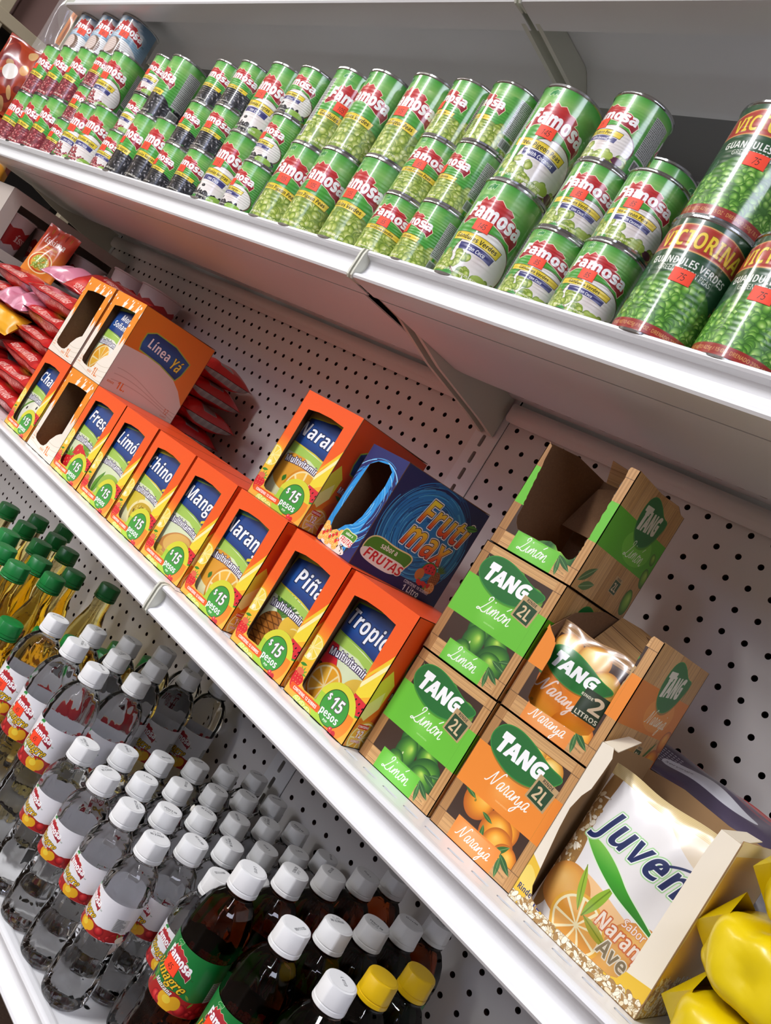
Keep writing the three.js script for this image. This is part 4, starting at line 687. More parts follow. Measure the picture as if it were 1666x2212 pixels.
function tangFront(orange, seed) {
  const W = 712, H = 856, k = 8, c = canvas(W, H), g = c.getContext('2d'), R = rng(seed), Y = (m) => H - m * k;
  g.fillStyle = '#3a2418'; g.fillRect(0, 0, W, H);
  if (orange) { limes(g, R, 14 * k, Y(96), 60 * k, 20 * k, 4, true); for (const [x, y] of [[22, 86], [46, 94], [66, 88]]) { g.fillStyle = rgrad(g, x * k, Y(y), 88, [0, '#f8e8a0'], [0.6, '#eec25a'], [1, '#c87f22']); g.beginPath(); g.arc(x * k, Y(y), 88, 0, 6.3); g.fill(); } } else for (const [x, y, r] of [[24, 92, 60], [44, 90, 74], [68, 82, 84], [30, 84, 60]]) { g.fillStyle = rgrad(g, x * k, Y(y), r, [0, '#d6e88a'], [0.6, '#a3c84e'], [1, '#5c8a2a']); g.beginPath(); g.arc(x * k, Y(y), r, 0, 6.3); g.fill(); }
  limes(g, R, 16 * k, Y(38), 56 * k, 30 * k, orange ? 5 : 6, orange);
  for (const [x, y, l, a] of orange ? [[10, 42, 16, 0.3], [42, 26, 14, 1.2], [70, 26, 18, 2.3], [36, 33, 12, 0.2]] : [[10, 96, 14, 0.9], [34, 102, 14, 1.4], [66, 24, 18, 0.2], [64, 16, 18, 1.2], [72, 26, 14, -0.4]]) leaf(g, x * k, Y(y), l * k, l * k * 0.28, a, orange ? '#35682a' : '#2f5f2e', '#6f9a5a');
  woodFill(g, R, 0, Y(14), W, 14 * k, false, '#cfa067'); woodFill(g, R, 0, 0, W, Y(98), false, '#cfa269');
  woodFill(g, R, 0, 0, 9 * k, H, true, '#a87845'); woodFill(g, R, 80 * k, 0, 9 * k, H, true, '#c4935a'); g.fillStyle = 'rgba(50,28,12,.55)'; g.fillRect(8.8 * k, 9 * k, 4, H - 23 * k); g.fillRect(79.6 * k, 9 * k, 4, H - 23 * k); g.fillRect(0, Y(14.3), W, 4); g.fillRect(0, Y(98), W, 4);
  leaf(g, 65 * k, Y(18), 18 * k, 5 * k, 0.5, '#2a5a2a', '#5f8f52'); leaf(g, 67 * k, Y(16), 15 * k, 4.4 * k, 1.3, '#3b6e38', '#6f9a5a'); txt(g, 'Contenido neto', 73 * k, Y(7), 12, { fill: '#26301f', rot: 0.2, weight: 'normal' });
  g.fillStyle = orange ? '#ec8a2c' : '#67bf34'; g.fillRect(0, Y(76), W, 36 * k);
  g.fillStyle = rgrad(g, W * 0.5, Y(52), 150, [0, orange ? 'rgba(246,182,104,.8)' : 'rgba(150,224,110,.8)'], [1, orange ? 'rgba(236,138,44,0)' : 'rgba(103,191,52,0)']); g.fillRect(9 * k, Y(76), 70 * k, 36 * k);
  tangLogo(g, 42 * k, Y(84), 70 * k, 33 * k, 0.0); script(g, orange ? 'Naranja' : 'Limón', 45 * k, Y(57), orange ? 8.2 * k : 8.8 * k, '#f6f8f0', 7.5);
  txt(g, orange ? 'SABOR ARTIFICIAL' : 'SABOR ARTIFICIAL', 46 * k, Y(46), 12, { fill: orange ? '#f8c890' : '#b8e89a', weight: 'normal' }); chip2L(g, 69 * k, Y(72), 14.5 * k, 0.12, R);
  g.fillStyle = orange ? '#ec8f3e' : '#6cc43c'; g.fillRect(20 * k, Y(19.5), 46 * k, 19.5 * k); g.fillStyle = rgrad(g, 43 * k, Y(10), 170, [0, orange ? '#f4ae72' : '#8fdc6a'], [1, orange ? '#ec8f3e' : '#6cc43c']); g.fillRect(22 * k, Y(18), 42 * k, 17 * k);
  script(g, orange ? 'Naranja' : 'Limón', 43 * k, Y(9.5), orange ? 6.6 * k : 7.6 * k, '#f8faf4', 6.5); g.fillStyle = 'rgba(240,240,220,.4)'; for (let i = 0; i < 46; i++) g.fillRect((20 + i) * k, Y(20), 3, 2); for (let i = 0; i < 36; i++) { g.fillStyle = 'rgba(40,90,20,.35)'; g.fillRect(80 * k, Y(76 - i), 2, 4); }
  return c;
}
function tangSide(orange, seed) {
  const W = 880, H = 856, k = 8, c = canvas(W, H), g = c.getContext('2d'), R = rng(seed), Y = (m) => H - m * k;
  for (let i = 0; i < 5; i++) { woodFill(g, R, i * W / 5, 0, W / 5, H, true, ['#c49558', '#cea066', '#ba8a4e', '#c8995e', '#be8f54'][i]); g.fillStyle = 'rgba(40,22,8,.8)'; if (i) g.fillRect(i * W / 5 - 2, 0, 3, H); }
  for (let i = 0; i < 60; i++) { g.strokeStyle = 'rgba(70,40,14,.5)'; g.lineWidth = 2; const x = R() * W, y = R() * H; g.beginPath(); g.moveTo(x, y); g.lineTo(x + (R() - 0.5) * 4, y + 20 + R() * 60); g.stroke(); }
  g.fillStyle = orange ? '#d67a1c' : '#56a81e'; g.fillRect(0, Y(76), W, 36 * k); ell(g, 64 * k, Y(58), 28 * k, 15 * k, orange ? 'rgba(226,146,60,.7)' : 'rgba(120,196,60,.7)');
  tangLogo(g, 62 * k, Y(82), 52 * k, 44 * k, -0.1, true); script(g, orange ? 'Naranja' : 'Limón', 66 * k, Y(52), orange ? 8 * k : 9.4 * k, '#e6ead8', 6);
  chip2L(g, 66 * k, Y(22), 11 * k, 0.05, R, true);
  if (orange) { for (const [x, y, r] of [[98, 18, 110], [104, 40, 80]]) { g.fillStyle = rgrad(g, x * k, Y(y), r, [0, '#e0a03a'], [0.6, '#cf7a28'], [1, '#9a4a16']); g.beginPath(); g.arc(x * k, Y(y), r, 0, 6.3); g.fill(); } leaf(g, 78 * k, Y(20), 22 * k, 4 * k, -0.9, '#4a6a24', '#2f4a18'); } else { for (const [x, y, r, a] of [[98, 16, 100, 1.2], [104, 42, 78, 1.0], [100, 60, 50, 0.8]]) { g.save(); g.translate(x * k, Y(y)); g.rotate(a); g.scale(1, 0.68); g.fillStyle = rgrad(g, 0, 0, r, [0, '#a8c850'], [0.6, '#6a9a28'], [1, '#365f16']); g.beginPath(); g.arc(0, 0, r, 0, 6.3); g.fill(); g.restore(); } leaf(g, 4 * k, Y(8), 26 * k, 8 * k, -0.7, '#4a6632', '#7c9460'); leaf(g, 10 * k, Y(4), 24 * k, 8 * k, -0.35, '#52703a', '#7c9460'); }
  return c;
}
const W = { lF: card(tangFront(false, 201), 0.5), lS: card(tangSide(false, 203), 0.5), nF: card(tangFront(true, 205), 0.5), nS: card(tangSide(true, 207), 0.5) };
W.top = (() => { const c = canvas(356, 440), g = c.getContext('2d'); woodFill(g, rng(209), 0, 0, 356, 440, false, '#c29660'); for (let i = 1; i < 4; i++) { g.fillStyle = 'rgba(40,22,8,.8)'; g.fillRect(0, i * 110, 356, 3); } return card(c, 0.5); })();
const TB = [0.0885, 0.1068, 0.11], TX = 0.292, TZ = 0.281 - 0.055;
const full = (l) => ({ front: { mat: l ? W.lF : W.nF }, right: { mat: l ? W.lS : W.nS }, left: { mat: l ? W.lS : W.nS }, back: { mat: W.top }, top: { mat: W.top }, bottom: { mat: W.top } });
carton('powder_drink_box', 'wood-print box with green lime band, bottom of the three-box lime stack', 'wood-print drink boxes', [TX, D2, TZ], 0, TB, full(true));
carton('powder_drink_box', 'wood-print box with green lime band, in the middle of the lime stack', 'wood-print drink boxes', [TX - 0.001, D2 + 0.1071, TZ], 0, TB, full(true));
carton('powder_drink_box', 'wood-print box with orange band, closed, at the bottom beside the lime stack', 'wood-print drink boxes', [0.3825, D2, TZ], 0, [0.0865, 0.1068, 0.11], full(false));
{
  const R = rng(211), y = D2 + 2 * 0.1071, [w, h, d] = TB;
  const open = s([[0, 0], [88.5, 0], [88.5, 106.5], [80, 106.8], ...torn([79, 106], [80, 44], 26, 1.3, R), ...torn([80, 44], [79, 23], 9, 1.8, R), [78, 20.5], [76, 18.8], ...torn([75, 18], [68, 18.6], 3, 0.8, R), [65, 20.5], [62, 20], [58, 23.2], [52, 24.2], [46, 22], [42, 19.8], [22, 19.8], [18, 20], [14, 24], [11.4, 29], [11, 35], [10.6, 41], ...torn([10, 41], [5.5, 80], 16, 0.8, R), [5, 82], [4, 96], [0, 99]]);
  const t = carton('powder_drink_box', 'torn-open empty box with green lime band, top of the lime stack', 'wood-print drink boxes', [TX + 0.001, y, TZ], 0, TB, { front: { mat: W.lF, pts: open }, right: { mat: W.lS }, left: { mat: W.lS, pts: s([[0, 0], [110, 0], [110, 98], [60, 107], [0, 107]]) }, back: { mat: W.top }, bottom: { mat: W.top } });
  const flap = part(t, 'top_flap', panelGeo(s([[4, 0], [86, 0], [80, 8], [60, 12], [30, 18], [2, 22]]), 0.0885, 0.11), [W.top, kraft]); flap.rotation.x = 0.35; flap.position.set(-w / 2, h - 0.0005, -d / 2 + 0.001);
  const inner = part(t, 'inner_flap', panelGeo(s([[0, 0], [70, 0], [66, 46], [30, 62], [3, 50]]), 0.0885, 0.11), [kraft, kraft]); inner.rotation.set(-0.35, 0.0, 0); inner.position.set(-w / 2 + 0.004, h - 0.058, -d / 2 + 0.03);
}
{
  const R = rng(213), y = D2 + 0.1071, w = 0.0865;
  const open = s([[0, 0], [86.5, 0], [86.5, 106], [77, 106.8], ...torn([76, 105], [75.5, 64], 16, 1.4, R), [75.5, 26], [74, 20], [69, 16.5], [62, 15.6], [30, 14.2], [21, 14], [17, 17], [15.6, 24], [15.5, 52], [13, 64], ...torn([12, 64], [3, 72], 5, 1.2, R), [0, 74]]);
  const t = carton('powder_drink_box', 'torn-open box with orange band showing a sachet, above the closed orange box', 'wood-print drink boxes', [0.3825, y, TZ], 0, [w, 0.1068, 0.11], { front: { mat: W.nF, pts: open }, right: { mat: W.nS }, left: { mat: W.nS, pts: s([[0, 0], [110, 0], [110, 70], [84, 92], [40, 106], [0, 107]]) }, back: { mat: W.top }, bottom: { mat: W.top } });
  const flap = part(t, 'torn_flap', panelGeo(s([[0, 0], [64, 0], [66, 26], [58, 40], [40, 52], [18, 50], [0, 44]]), 0.0885, 0.11), [W.top, kraft]); flap.rotation.set(-0.9, 0.35, 0.1); flap.position.set(-w / 2 + 0.006, 0.082, -0.012);
  const PW = 400, PH = 500, c = canvas(PW, PH), g = c.getContext('2d');
  woodFill(g, rng(215), 0, 0, PW, PH, false, '#a07a4e'); g.fillStyle = '#3d241a'; g.fillRect(20, 60, 360, 180); for (const [x, yy, r] of [[90, 110, 70], [220, 100, 80], [320, 180, 78]]) { g.fillStyle = rgrad(g, x, yy, r, [0, '#f2e09a'], [0.6, '#e0b45a'], [1, '#b87424']); g.beginPath(); g.arc(x, yy, r, 0, 6.3); g.fill(); }
  g.fillStyle = '#dd7a1e'; g.fillRect(0, 230, PW, 270); limes(g, rng(216), 40, 380, 300, 120, 5, true); g.fillStyle = 'rgba(221,122,30,.55)'; g.fillRect(0, 230, PW, 200);
  tangLogo(g, 190, 190, 350, 165, 0.06); script(g, 'Naranja', 180, 330, 46, '#e8cfc0', 8, 0.05); g.fillStyle = '#20331f'; g.fillRect(262, 215, 122, 140); txt(g, 'RINDE', 284, 250, 20, { fill: '#d8d0b8' }); txt(g, '2', 342, 272, 110, { fill: '#d8c0a0', sx: 1.05 }); txt(g, 'LITROS', 323, 335, 33, { fill: '#d8d0b8', sx: 0.95 });
  const p = thing('powder_sachet', 'orange and wood-print sachet with leaf logo inside the torn-open box', 'sachet', [0.3765, y + 0.002, 0.2655], 0.02);
  part(p, 'pouch', pouchGeo(0.074, 0.081, 0.012, 45, 0.0016, 0.04, 26, 34, 6), foil(c)); p.rotation.x = -0.05;
}
// ---------------------------------------------------------------- cream box with an open window and its pouch
{
  const k = 8, FW = 904, H = 1048, c = canvas(FW, H), g = c.getContext('2d'), R = rng(221), Y = (m) => H - m * k;
  const oats = (q, x0, y0, w, h, n, Q) => { for (let i = 0; i < n; i++) { const v = Q(); ell(q, x0 + Q() * w, y0 + Q() * h, 10 + Q() * 16, 6 + Q() * 9, v < 0.3 ? '#a8814a' : v < 0.6 ? '#e6d8b4' : '#f4ecd6', Q() * 3, '#8a6a3c', 1.5); } };
  g.fillStyle = '#ece3cf'; g.fillRect(0, 0, FW, H);
  poly(g, [[0, Y(36)], [12 * k, Y(30)], [24 * k, Y(16)], [60 * k, Y(14)], [113 * k, Y(22)], [FW, H], [0, H]], '#e6bc34'); poly(g, [[0, Y(30)], [10 * k, Y(26)], [20 * k, Y(10)], [0, Y(12)]], '#ecd266', null, 0, true);
  for (let i = 0; i < 5; i++) oats(g, (10 + i * 21) * k, Y(10 - (i % 2) * 2), 24 * k, 11 * k, 95, R); oats(g, 0, Y(6), FW, 7 * k, 300, R);
  txt(g, 'Rinde', 9 * k, Y(12), 6 * k, { fill: '#232a6a', sx: 0.8 }); txt(g, '1L', 22 * k, Y(11), 9.5 * k, { fill: '#232a6a', sx: 0.8 });
  const c2 = canvas(760, H), q = c2.getContext('2d'), Q = rng(223); q.fillStyle = '#e2d6bd'; q.fillRect(0, 0, 760, H); q.fillStyle = vgrad(q, 0, H, [0, '#e0c684'], [0.4, '#d8ae3a'], [1, '#d0a22c']); poly(q, [[20, Y(120)], [760, Y(126)], [760, H], [0, H], [0, Y(30)], [30, Y(60)]], '#dcb545', null, 0); oats(q, 0, Y(30), 760, 30 * k, 420, Q);
  const dims = [0.1125, 0.131, 0.095], at = [0.4845, D2, 0.288 - 0.0475], turn = -0.05;
  const open = s([[0, 0], [112.5, 0], [112.5, 128.5], [97.5, 129], [96, 112], [95, 60], [94, 20], [91, 12], [85, 9], [34, 8], [24, 8.5], [16, 11], [12, 18], [10.5, 30], [6.5, 62], [5.5, 78], [8, 90], [11.5, 98], [12.5, 112], [13, 124], [10, 131], [0, 130]]);
  const cream = std(0xdfd4bc, 0.6);
  const t = carton('oat_drink_box', 'cream display box with oat print and cut-out window, front right corner', null, at, turn, dims, { front: { mat: card(c, 0.55), pts: open }, right: { mat: card(c2, 0.55) }, left: { mat: cream }, back: { mat: cream, pts: s([[0, 0], [112.5, 0], [112.5, 124], [80, 127], [40, 124], [0, 127]]) }, bottom: { mat: cream } }, std(0x9c7a52, 0.9));
  const f1 = part(t, 'corner_flap', panelGeo(s([[0, 0], [13, 0], [10, 34], [1, 30]]), 0.02, 0.04), [cream, cream]); f1.rotation.x = -1.2; f1.position.set(-dims[0] / 2 + 0.001, 0.1305, dims[2] / 2 - 0.001);
  const f2 = part(t, 'corner_flap', panelGeo(s([[0, 0], [14, 0], [13, 40], [3, 36]]), 0.02, 0.04), [cream, cream]); f2.rotation.x = -1.45; f2.position.set(dims[0] / 2 - 0.015, 0.129, dims[2] / 2 - 0.001);
  const PW = 760, PH = 920, p = canvas(PW, PH), e = p.getContext('2d');
  e.fillStyle = '#e9e7e4'; e.fillRect(0, 0, PW, PH); poly(e, [[0, 0], [90, 0], [70, 300], [130, 560], [60, PH], [0, PH]], '#9a7444', null, 0, true); oats(e, -20, 180, 110, 500, 90, rng(225)); poly(e, [[PW, 0], [PW, 230], [620, 200], [480, 130], [PW * 0.5, 60]], '#e3d3b4', null, 0, true); crimp(e, PW, 0, 66, '#d9c184');
  poly(e, [[70, PH], [60, 640], [150, 560], [330, 585], [520, 640], [PW, 690], [PW, PH]], '#f0c48c', null, 0, true);
  for (const [x, yy, r, w] of [[150, 720, 150, 0], [640, 770, 190, 0], [560, 880, 150, 0]]) { e.fillStyle = rgrad(e, x, yy, r, [0, '#eebf72'], [0.6, '#e2a550'], [1, '#d08c42']); e.beginPath(); e.arc(x, yy, r, 0, 6.3); e.fill(); }
  citrus(e, 290, 830, 170, '#e8b040', '#f4ecc0', '#dd9a3c', '#e8ae58'); leaf(e, 260, 760, 240, 44, -1.9, '#9aba3a', '#6a8a22'); leaf(e, 290, 770, 260, 60, -1.25, '#8fb436', '#6a8a22'); leaf(e, 300, 760, 200, 60, 0.3, '#a5a63a', '#7a8a22');
  poly(e, [[60, 400], [180, 380], [330, 440], [470, 530], [PW, 640], [480, 590], [300, 540], [150, 460]], vgrad(e, 380, 620, [0, '#8fce5a'], [0.5, '#3f9f2c'], [1, '#2c7a28']), '#dff0d2', 6, true);
  e.save(); e.translate(430, 300); e.rotate(0.06); txt(e, 'Juvena', 20, 0, 232, { fill: '#22305f', stroke: '#a9d79a', lw: 26, sx: 0.86, skew: -0.1, style: 'italic', font: 'sans-serif' }); txt(e, 'Juvena', 20, 0, 232, { fill: '#22305f', stroke: '#f4f6f4', lw: 12, sx: 0.86, skew: -0.1, style: 'italic' }); e.strokeStyle = '#22305f'; e.lineWidth = 13; e.lineCap = 'round'; e.beginPath(); e.moveTo(40, 40); e.quadraticCurveTo(100, -70, 250, -104); e.stroke(); e.restore();
  txt(e, 'Sabor', 560, 640, 62, { fill: '#f2efe8', stroke: '#d98a5a', lw: 8, sx: 0.85, skew: -0.15, weight: 'normal' }); txt(e, 'Naranja', 545, 715, 118, { fill: '#f4e6d6', stroke: '#cf6a34', lw: 16, sx: 0.78, skew: -0.15, rot: 0.05 }); txt(e, 'con', 385, 735, 36, { fill: '#e8b890', weight: 'normal' }); txt(e, 'Avena', 590, 825, 128, { fill: '#8f8266', stroke: '#f0ead8', lw: 14, sx: 0.8, skew: -0.12, rot: 0.06 });
  const po = thing('oat_drink_pouch', 'large white and orange pouch standing inside the cream display box', 'pouch', [at[0] - 0.001, D2 + 0.0016, 0.2665], turn); po.rotation.order = 'YXZ'; po.rotation.x = -0.045;
  part(po, 'pouch', pouchGeo(0.1, 0.119, 0.016, 51, 0.0022), foil(p));
  const bo = thing('oat_drink_pouch', 'dark yellow pouch hidden deeper inside the cream display box', 'pouch', [at[0] + 0.002, D2 + 0.0016, 0.2255], turn); part(bo, 'pouch', pouchGeo(0.1, 0.108, 0.016, 52, 0.002), std(0x6e5620, 0.4));
  // purple pouch lying behind it
  const c3 = canvas(512, 256), v = c3.getContext('2d'); v.fillStyle = '#4b4256'; v.fillRect(0, 0, 512, 256); v.fillStyle = '#a81f22'; v.fillRect(0, 0, 512, 40); poly(v, [[120, 120], [340, 100], [470, 150], [360, 190], [150, 190]], '#cfd0d6', null, 0, true); for (let r = 0; r < 7; r++) for (let i = 0; i < 12; i++) { v.fillStyle = 'rgba(225,225,232,.75)'; v.fillRect(30 + i * 12 + r * 2, 90 + r * 12, 8, 4); } txt(v, 'servings', 190, 150, 24, { fill: '#3d3a44', weight: 'normal' }); v.fillStyle = '#7c2a3c'; v.fillRect(330, 60, 120, 14);
  const pp = thing('snack_pouch', 'dark purple and red pouch lying behind the cream display box', 'pouch', [0.452, -0.2435, 0.167], 0.0); pp.rotation.order = 'YXZ';
  const lie = part(pp, 'pouch', pouchGeo(0.155, 0.062, 0.012, 57, 0.003).rotateX(-1.25).rotateZ(-0.02), foil(c3)); lie.rotation.y = -0.12;
  for (let i = 0; i < 2; i++) { const u = thing('snack_pouch', `dark purple pouch stacked flat under the red-edged one, ${i ? 'lower' : 'upper'} of two`, 'pouch', [0.475, D2 + 0.034 + (1 - i) * 0.042, 0.135], 0); part(u, 'pouch', pouchGeo(0.15, 0.1, 0.05, 58 + i, 0.003).rotateX(-Math.PI / 2).translate(0, 0, 0.05), foil(c3)); u.position.y -= 0.008; }
}
// ---------------------------------------------------------------- yellow rice bags in the corner
{
  const c = canvas(512, 512), g = c.getContext('2d'); g.fillStyle = '#e2c800'; g.fillRect(0, 0, 512, 512);
  g.save(); g.translate(250, 300); g.rotate(Math.PI); txt(g, 'Arroz Natural', 0, 0, 52, { fill: '#3f9a26', sx: 0.85 }); txt(g, 'No contiene Gluten', 0, 52, 40, { fill: '#8f9a1c', weight: 'normal', sx: 0.85 }); g.restore(); ell(g, 330, 120, 70, 56, '#c02a1c'); ell(g, 330, 120, 50, 38, '#d83a24');
  const mat = phys(0xffffff, 0.34, { map: texture(c), clearcoat: 0.4, clearcoatRoughness: 0.25 }), plainMat = phys(0xdcc200, 0.34, { clearcoat: 0.4, clearcoatRoughness: 0.25 });
  const bag = (seed) => {
    const R = rng(seed), q = Array.from({ length: 9 }, () => [R() * 6.3, 25 + R() * 80, (R() - 0.5) * 160, (R() - 0.5) * 120, R()]), g0 = new THREE.SphereGeometry(1, 110, 70), p = g0.attributes.position, uv = g0.attributes.uv, a = [0.074, 0.0245, 0.072];
    for (let i = 0; i < p.count; i++) {
      let x = p.getX(i), y = p.getY(i), z = p.getZ(i); const e = 5, n = 1 / Math.pow(Math.pow(Math.abs(x), e) + Math.pow(Math.abs(y), e) + Math.pow(Math.abs(z), e), 1 / e);
      x *= n * a[0]; y *= n * a[1]; z *= n * a[2];
      let w = 0; for (const [ph, kx, ky, kz, am] of q) w += Math.abs(Math.sin(x * kx + y * ky + z * kz + ph)) * (0.4 + am) - 0.5;
      const f = 1 + w * 0.016, c = 1 - 0.18 * Math.pow(Math.max(0, -x / a[0]), 6); p.setXYZ(i, x * f, y * (f + w * 0.012) * c, z * f * (0.6 + 0.4 * c)); uv.setXY(i, 0.5 + x / 0.16, 0.5 + (-z / 0.16) * 0.8 + (y / 0.062) * 0.1);
    }
    g0.computeVertexNormals(); return g0;
  };
  const fold = () => { const m = new MB(), A = [[-0.03, 0.019, 0.002], [0.0, 0.03, 0.006], [0.03, 0.018, 0.002], [0.014, -0.002, 0.02], [-0.014, 0.0, 0.022], [0.001, -0.018, 0.006]].map(([x, y, z]) => m.v(x, y, z)); m.tri(A[0], A[4], A[1]); m.tri(A[1], A[4], A[3]); m.tri(A[1], A[3], A[2]); m.tri(A[4], A[5], A[3]); m.tri(A[0], A[5], A[4]); m.tri(A[2], A[3], A[5]); return toCreasedNormals(m.geo(), 0.5); };
  const BAGS = [[0.632, D2 + 0.0255, 0.262, 'bottom', 5], [0.624, D2 + 0.0745, 0.255, 'middle', 6], [0.634, D2 + 0.1235, 0.25, 'top', 7]];
  for (const [x, y, z, w, sd] of BAGS) {
    const t = thing('rice_bag', `crumpled yellow plastic rice bag, ${w} of the stack in the right corner`, 'bag', [x, y, z], 0.06 * (sd - 6), 'yellow rice bags');
    part(t, 'bag_body', bag(sd), sd === 6 ? mat : plainMat);
    const f = part(t, 'folded_end', fold(), plainMat); f.rotation.y = -Math.PI / 2; f.position.set(-0.0675, 0.0, 0.018);
  }
}
// ---------------------------------------------------------------- bottles on the lowest shelf
const white = phys(0xe4e5e4, 0.42, { clearcoat: 0.15, clearcoatRoughness: 0.4 }), capGreen = phys(0x0c7a35, 0.36, { clearcoat: 0.3, clearcoatRoughness: 0.3 }), capYellow = phys(0xe6bc06, 0.36, { clearcoat: 0.3, clearcoatRoughness: 0.3 });
const liquid = (color, dist, ior = 1.35) => new THREE.MeshPhysicalMaterial({ color: 0xffffff, roughness: 0.015, transmission: 1, thickness: 0.04, ior, attenuationColor: new THREE.Color(color), attenuationDistance: dist, specularIntensity: 1 });
const clearMat = liquid(0xf4f8f5, 0.6, 1.3), darkMat = liquid(0xa04a1c, 0.045, 1.36), oilMat = liquid(0xe8bc30, 0.11, 1.42), blackMat = liquid(0x4c5a54, 0.03);
const capTop = (() => { const out = []; for (let n = 0; n < 4; n++) { const c = canvas(96, 96), g = c.getContext('2d'), R = rng(300 + n); g.fillStyle = '#e6e7e6'; g.fillRect(0, 0, 96, 96); g.save(); g.translate(48, 48); g.rotate(-0.5 + n * 0.9); txt(g, ['12/06/25', 'VENCE 08', 'L 4113', '09/11/25'][n], 2, n % 2 ? 16 : -6, 17, { fill: '#3a3c40', sx: 0.8, weight: 'bold' }); if (n < 2) txt(g, 'EXP 12', 0, n % 2 ? 32 : 10, 14, { fill: '#4a4c50', sx: 0.8, weight: 'normal' }); g.restore(); out.push(phys(0xffffff, 0.42, { map: texture(c), clearcoat: 0.15, clearcoatRoughness: 0.4 })); } return out; })();
function vinegarLabel(base, seed, dark) {
  const W = 1024, H = dark ? 330 : 300, c = canvas(W, H), g = c.getContext('2d'), R = rng(seed);
  g.fillStyle = base; g.fillRect(0, 0, W, H);
  for (const X of [W / 2, 0, W]) {
    poly(g, [[X - 300, H], [X - 280, H * 0.8], [X - 200, H * 0.72], [X - 120, H * 0.8], [X - 20, H * 0.76], [X + 60, H * 0.66], [X + 130, H * 0.74], [X + 250, H * 0.66], [X + 330, H * 0.8], [X + 340, H]], '#a8201f', null, 0, true);
    for (let i = 0; i < 26; i++) { const x = X - 260 + R() * 560, y = H * (0.78 + R() * 0.2), r = 12 + R() * 22; g.fillStyle = rgrad(g, x, y, r, [0, '#e2504a'], [0.6, '#c01f26'], [1, '#7c1018']); g.beginPath(); g.arc(x, y, r, 0, 6.3); g.fill(); }
    for (let i = 0; i < 12; i++) leaf(g, X - 240 + R() * 420, H * (0.68 + R() * 0.12), 40, 12, R() * 6, '#7fa63a', '#557a22');
    ell(g, X - 190, H * 0.9, 40, 30, '#efe6d0'); ell(g, X - 150, H * 0.8, 26, 34, '#4a1f3a'); for (const [a, b] of [[20, 0.86], [52, 0.9], [78, 0.84], [40, 0.95]]) ell(g, X + a, H * b, 34, 36, '#e0a81e'); ell(g, X + 34, H * 0.85, 24, 20, '#e8c83a');
    famosa(g, X - 120, H * 0.06, 210, H * 0.42, '#a31f38'); palm(g, X - 60, H * 0.06, 22);
    txt(g, 'Vinagre', X - 30, H * 0.58, H * 0.22, { fill: '#f0c22a', stroke: dark ? '#3a2a0a' : '#2c2410', lw: 8, sx: 0.85, skew: -0.25, style: 'italic', rot: 0.08, font: 'serif' });
    txt(g, dark ? 'Manzana' : 'Blanco', X - 20, H * 0.74, H * 0.1, { fill: '#fff', stroke: '#40301a', lw: 4, sx: 0.85, skew: -0.25, style: 'italic', font: 'serif' });
  }
  for (const u of [0.75, 0.25]) { g.fillStyle = '#cfd1ce'; g.fillRect(u * W - 40, H * 0.34, 96, H * 0.36); g.fillStyle = '#3c3e40'; for (let r = 0; r < 9; r++) g.fillRect(u * W - 34, H * (0.36 + r * 0.036), 40 + R() * 44, 4); }
  return phys(0xffffff, 0.4, { map: texture(c), clearcoat: 0.4, clearcoatRoughness: 0.25 });
}
const whiteLabel = vinegarLabel('#e9e9ec', 311, false), greenLabel = vinegarLabel('#0f7a36', 313, true);
const smallPts = [[0, 0.005], [0.010, 0.003], [0.0165, 0.0], [0.0205, 0.001], [0.0232, 0.0055], [0.0243, 0.013], [0.0244, 0.034], [0.0238, 0.0385], [0.0228, 0.0405], [0.0238, 0.0428], [0.0237, 0.046], [0.0224, 0.056], [0.0217, 0.065], [0.0224, 0.071], [0.0237, 0.0745], [0.024, 0.077], [0.0236, 0.078], [0.0236, 0.117], [0.024, 0.118], [0.0244, 0.1205], [0.0238, 0.123], [0.0243, 0.1255], [0.0242, 0.13], [0.0228, 0.1365], [0.0195, 0.1435], [0.0152, 0.1488], [0.0128, 0.152], [0.0124, 0.1535]];
const tall = (k, q) => smallPts.map(([r, y]) => [r > 0.0129 ? r * k : r, y > 0.1535 ? y : y * q]);
const neck = (y) => [[0.0142, y + 0.0004], [0.0142, y + 0.0018], [0.0124, y + 0.0022], [0.0124, y + 0.016], [0, y + 0.016]];
const mkBody = (pts) => toCreasedNormals(lathe([...pts, ...neck(pts[pts.length - 1][1])], 44), 1.1);
const BOT = {
  small: { pts: smallPts, h: 0.1535, label: [0.0782, 0.1168, 0.02395] }, tall: { pts: tall(1.15, 1.37), h: 0.2103, label: [0.1072, 0.16, 0.0276] },
};
for (const b of Object.values(BOT)) { b.body = mkBody(b.pts); b.wrap = new THREE.CylinderGeometry(b.label[2], b.label[2], b.label[1] - b.label[0], 48, 1, true, -Math.PI, Math.PI * 2).translate(0, (b.label[0] + b.label[1]) / 2, 0); b.tagG = new THREE.CylinderGeometry(b.label[2] + 0.0003, b.label[2] + 0.0003, 0.011, 8, 1, true, -0.32, 0.64).translate(0, b.label[0] + (b.label[1] - b.label[0]) * 0.58, 0); }
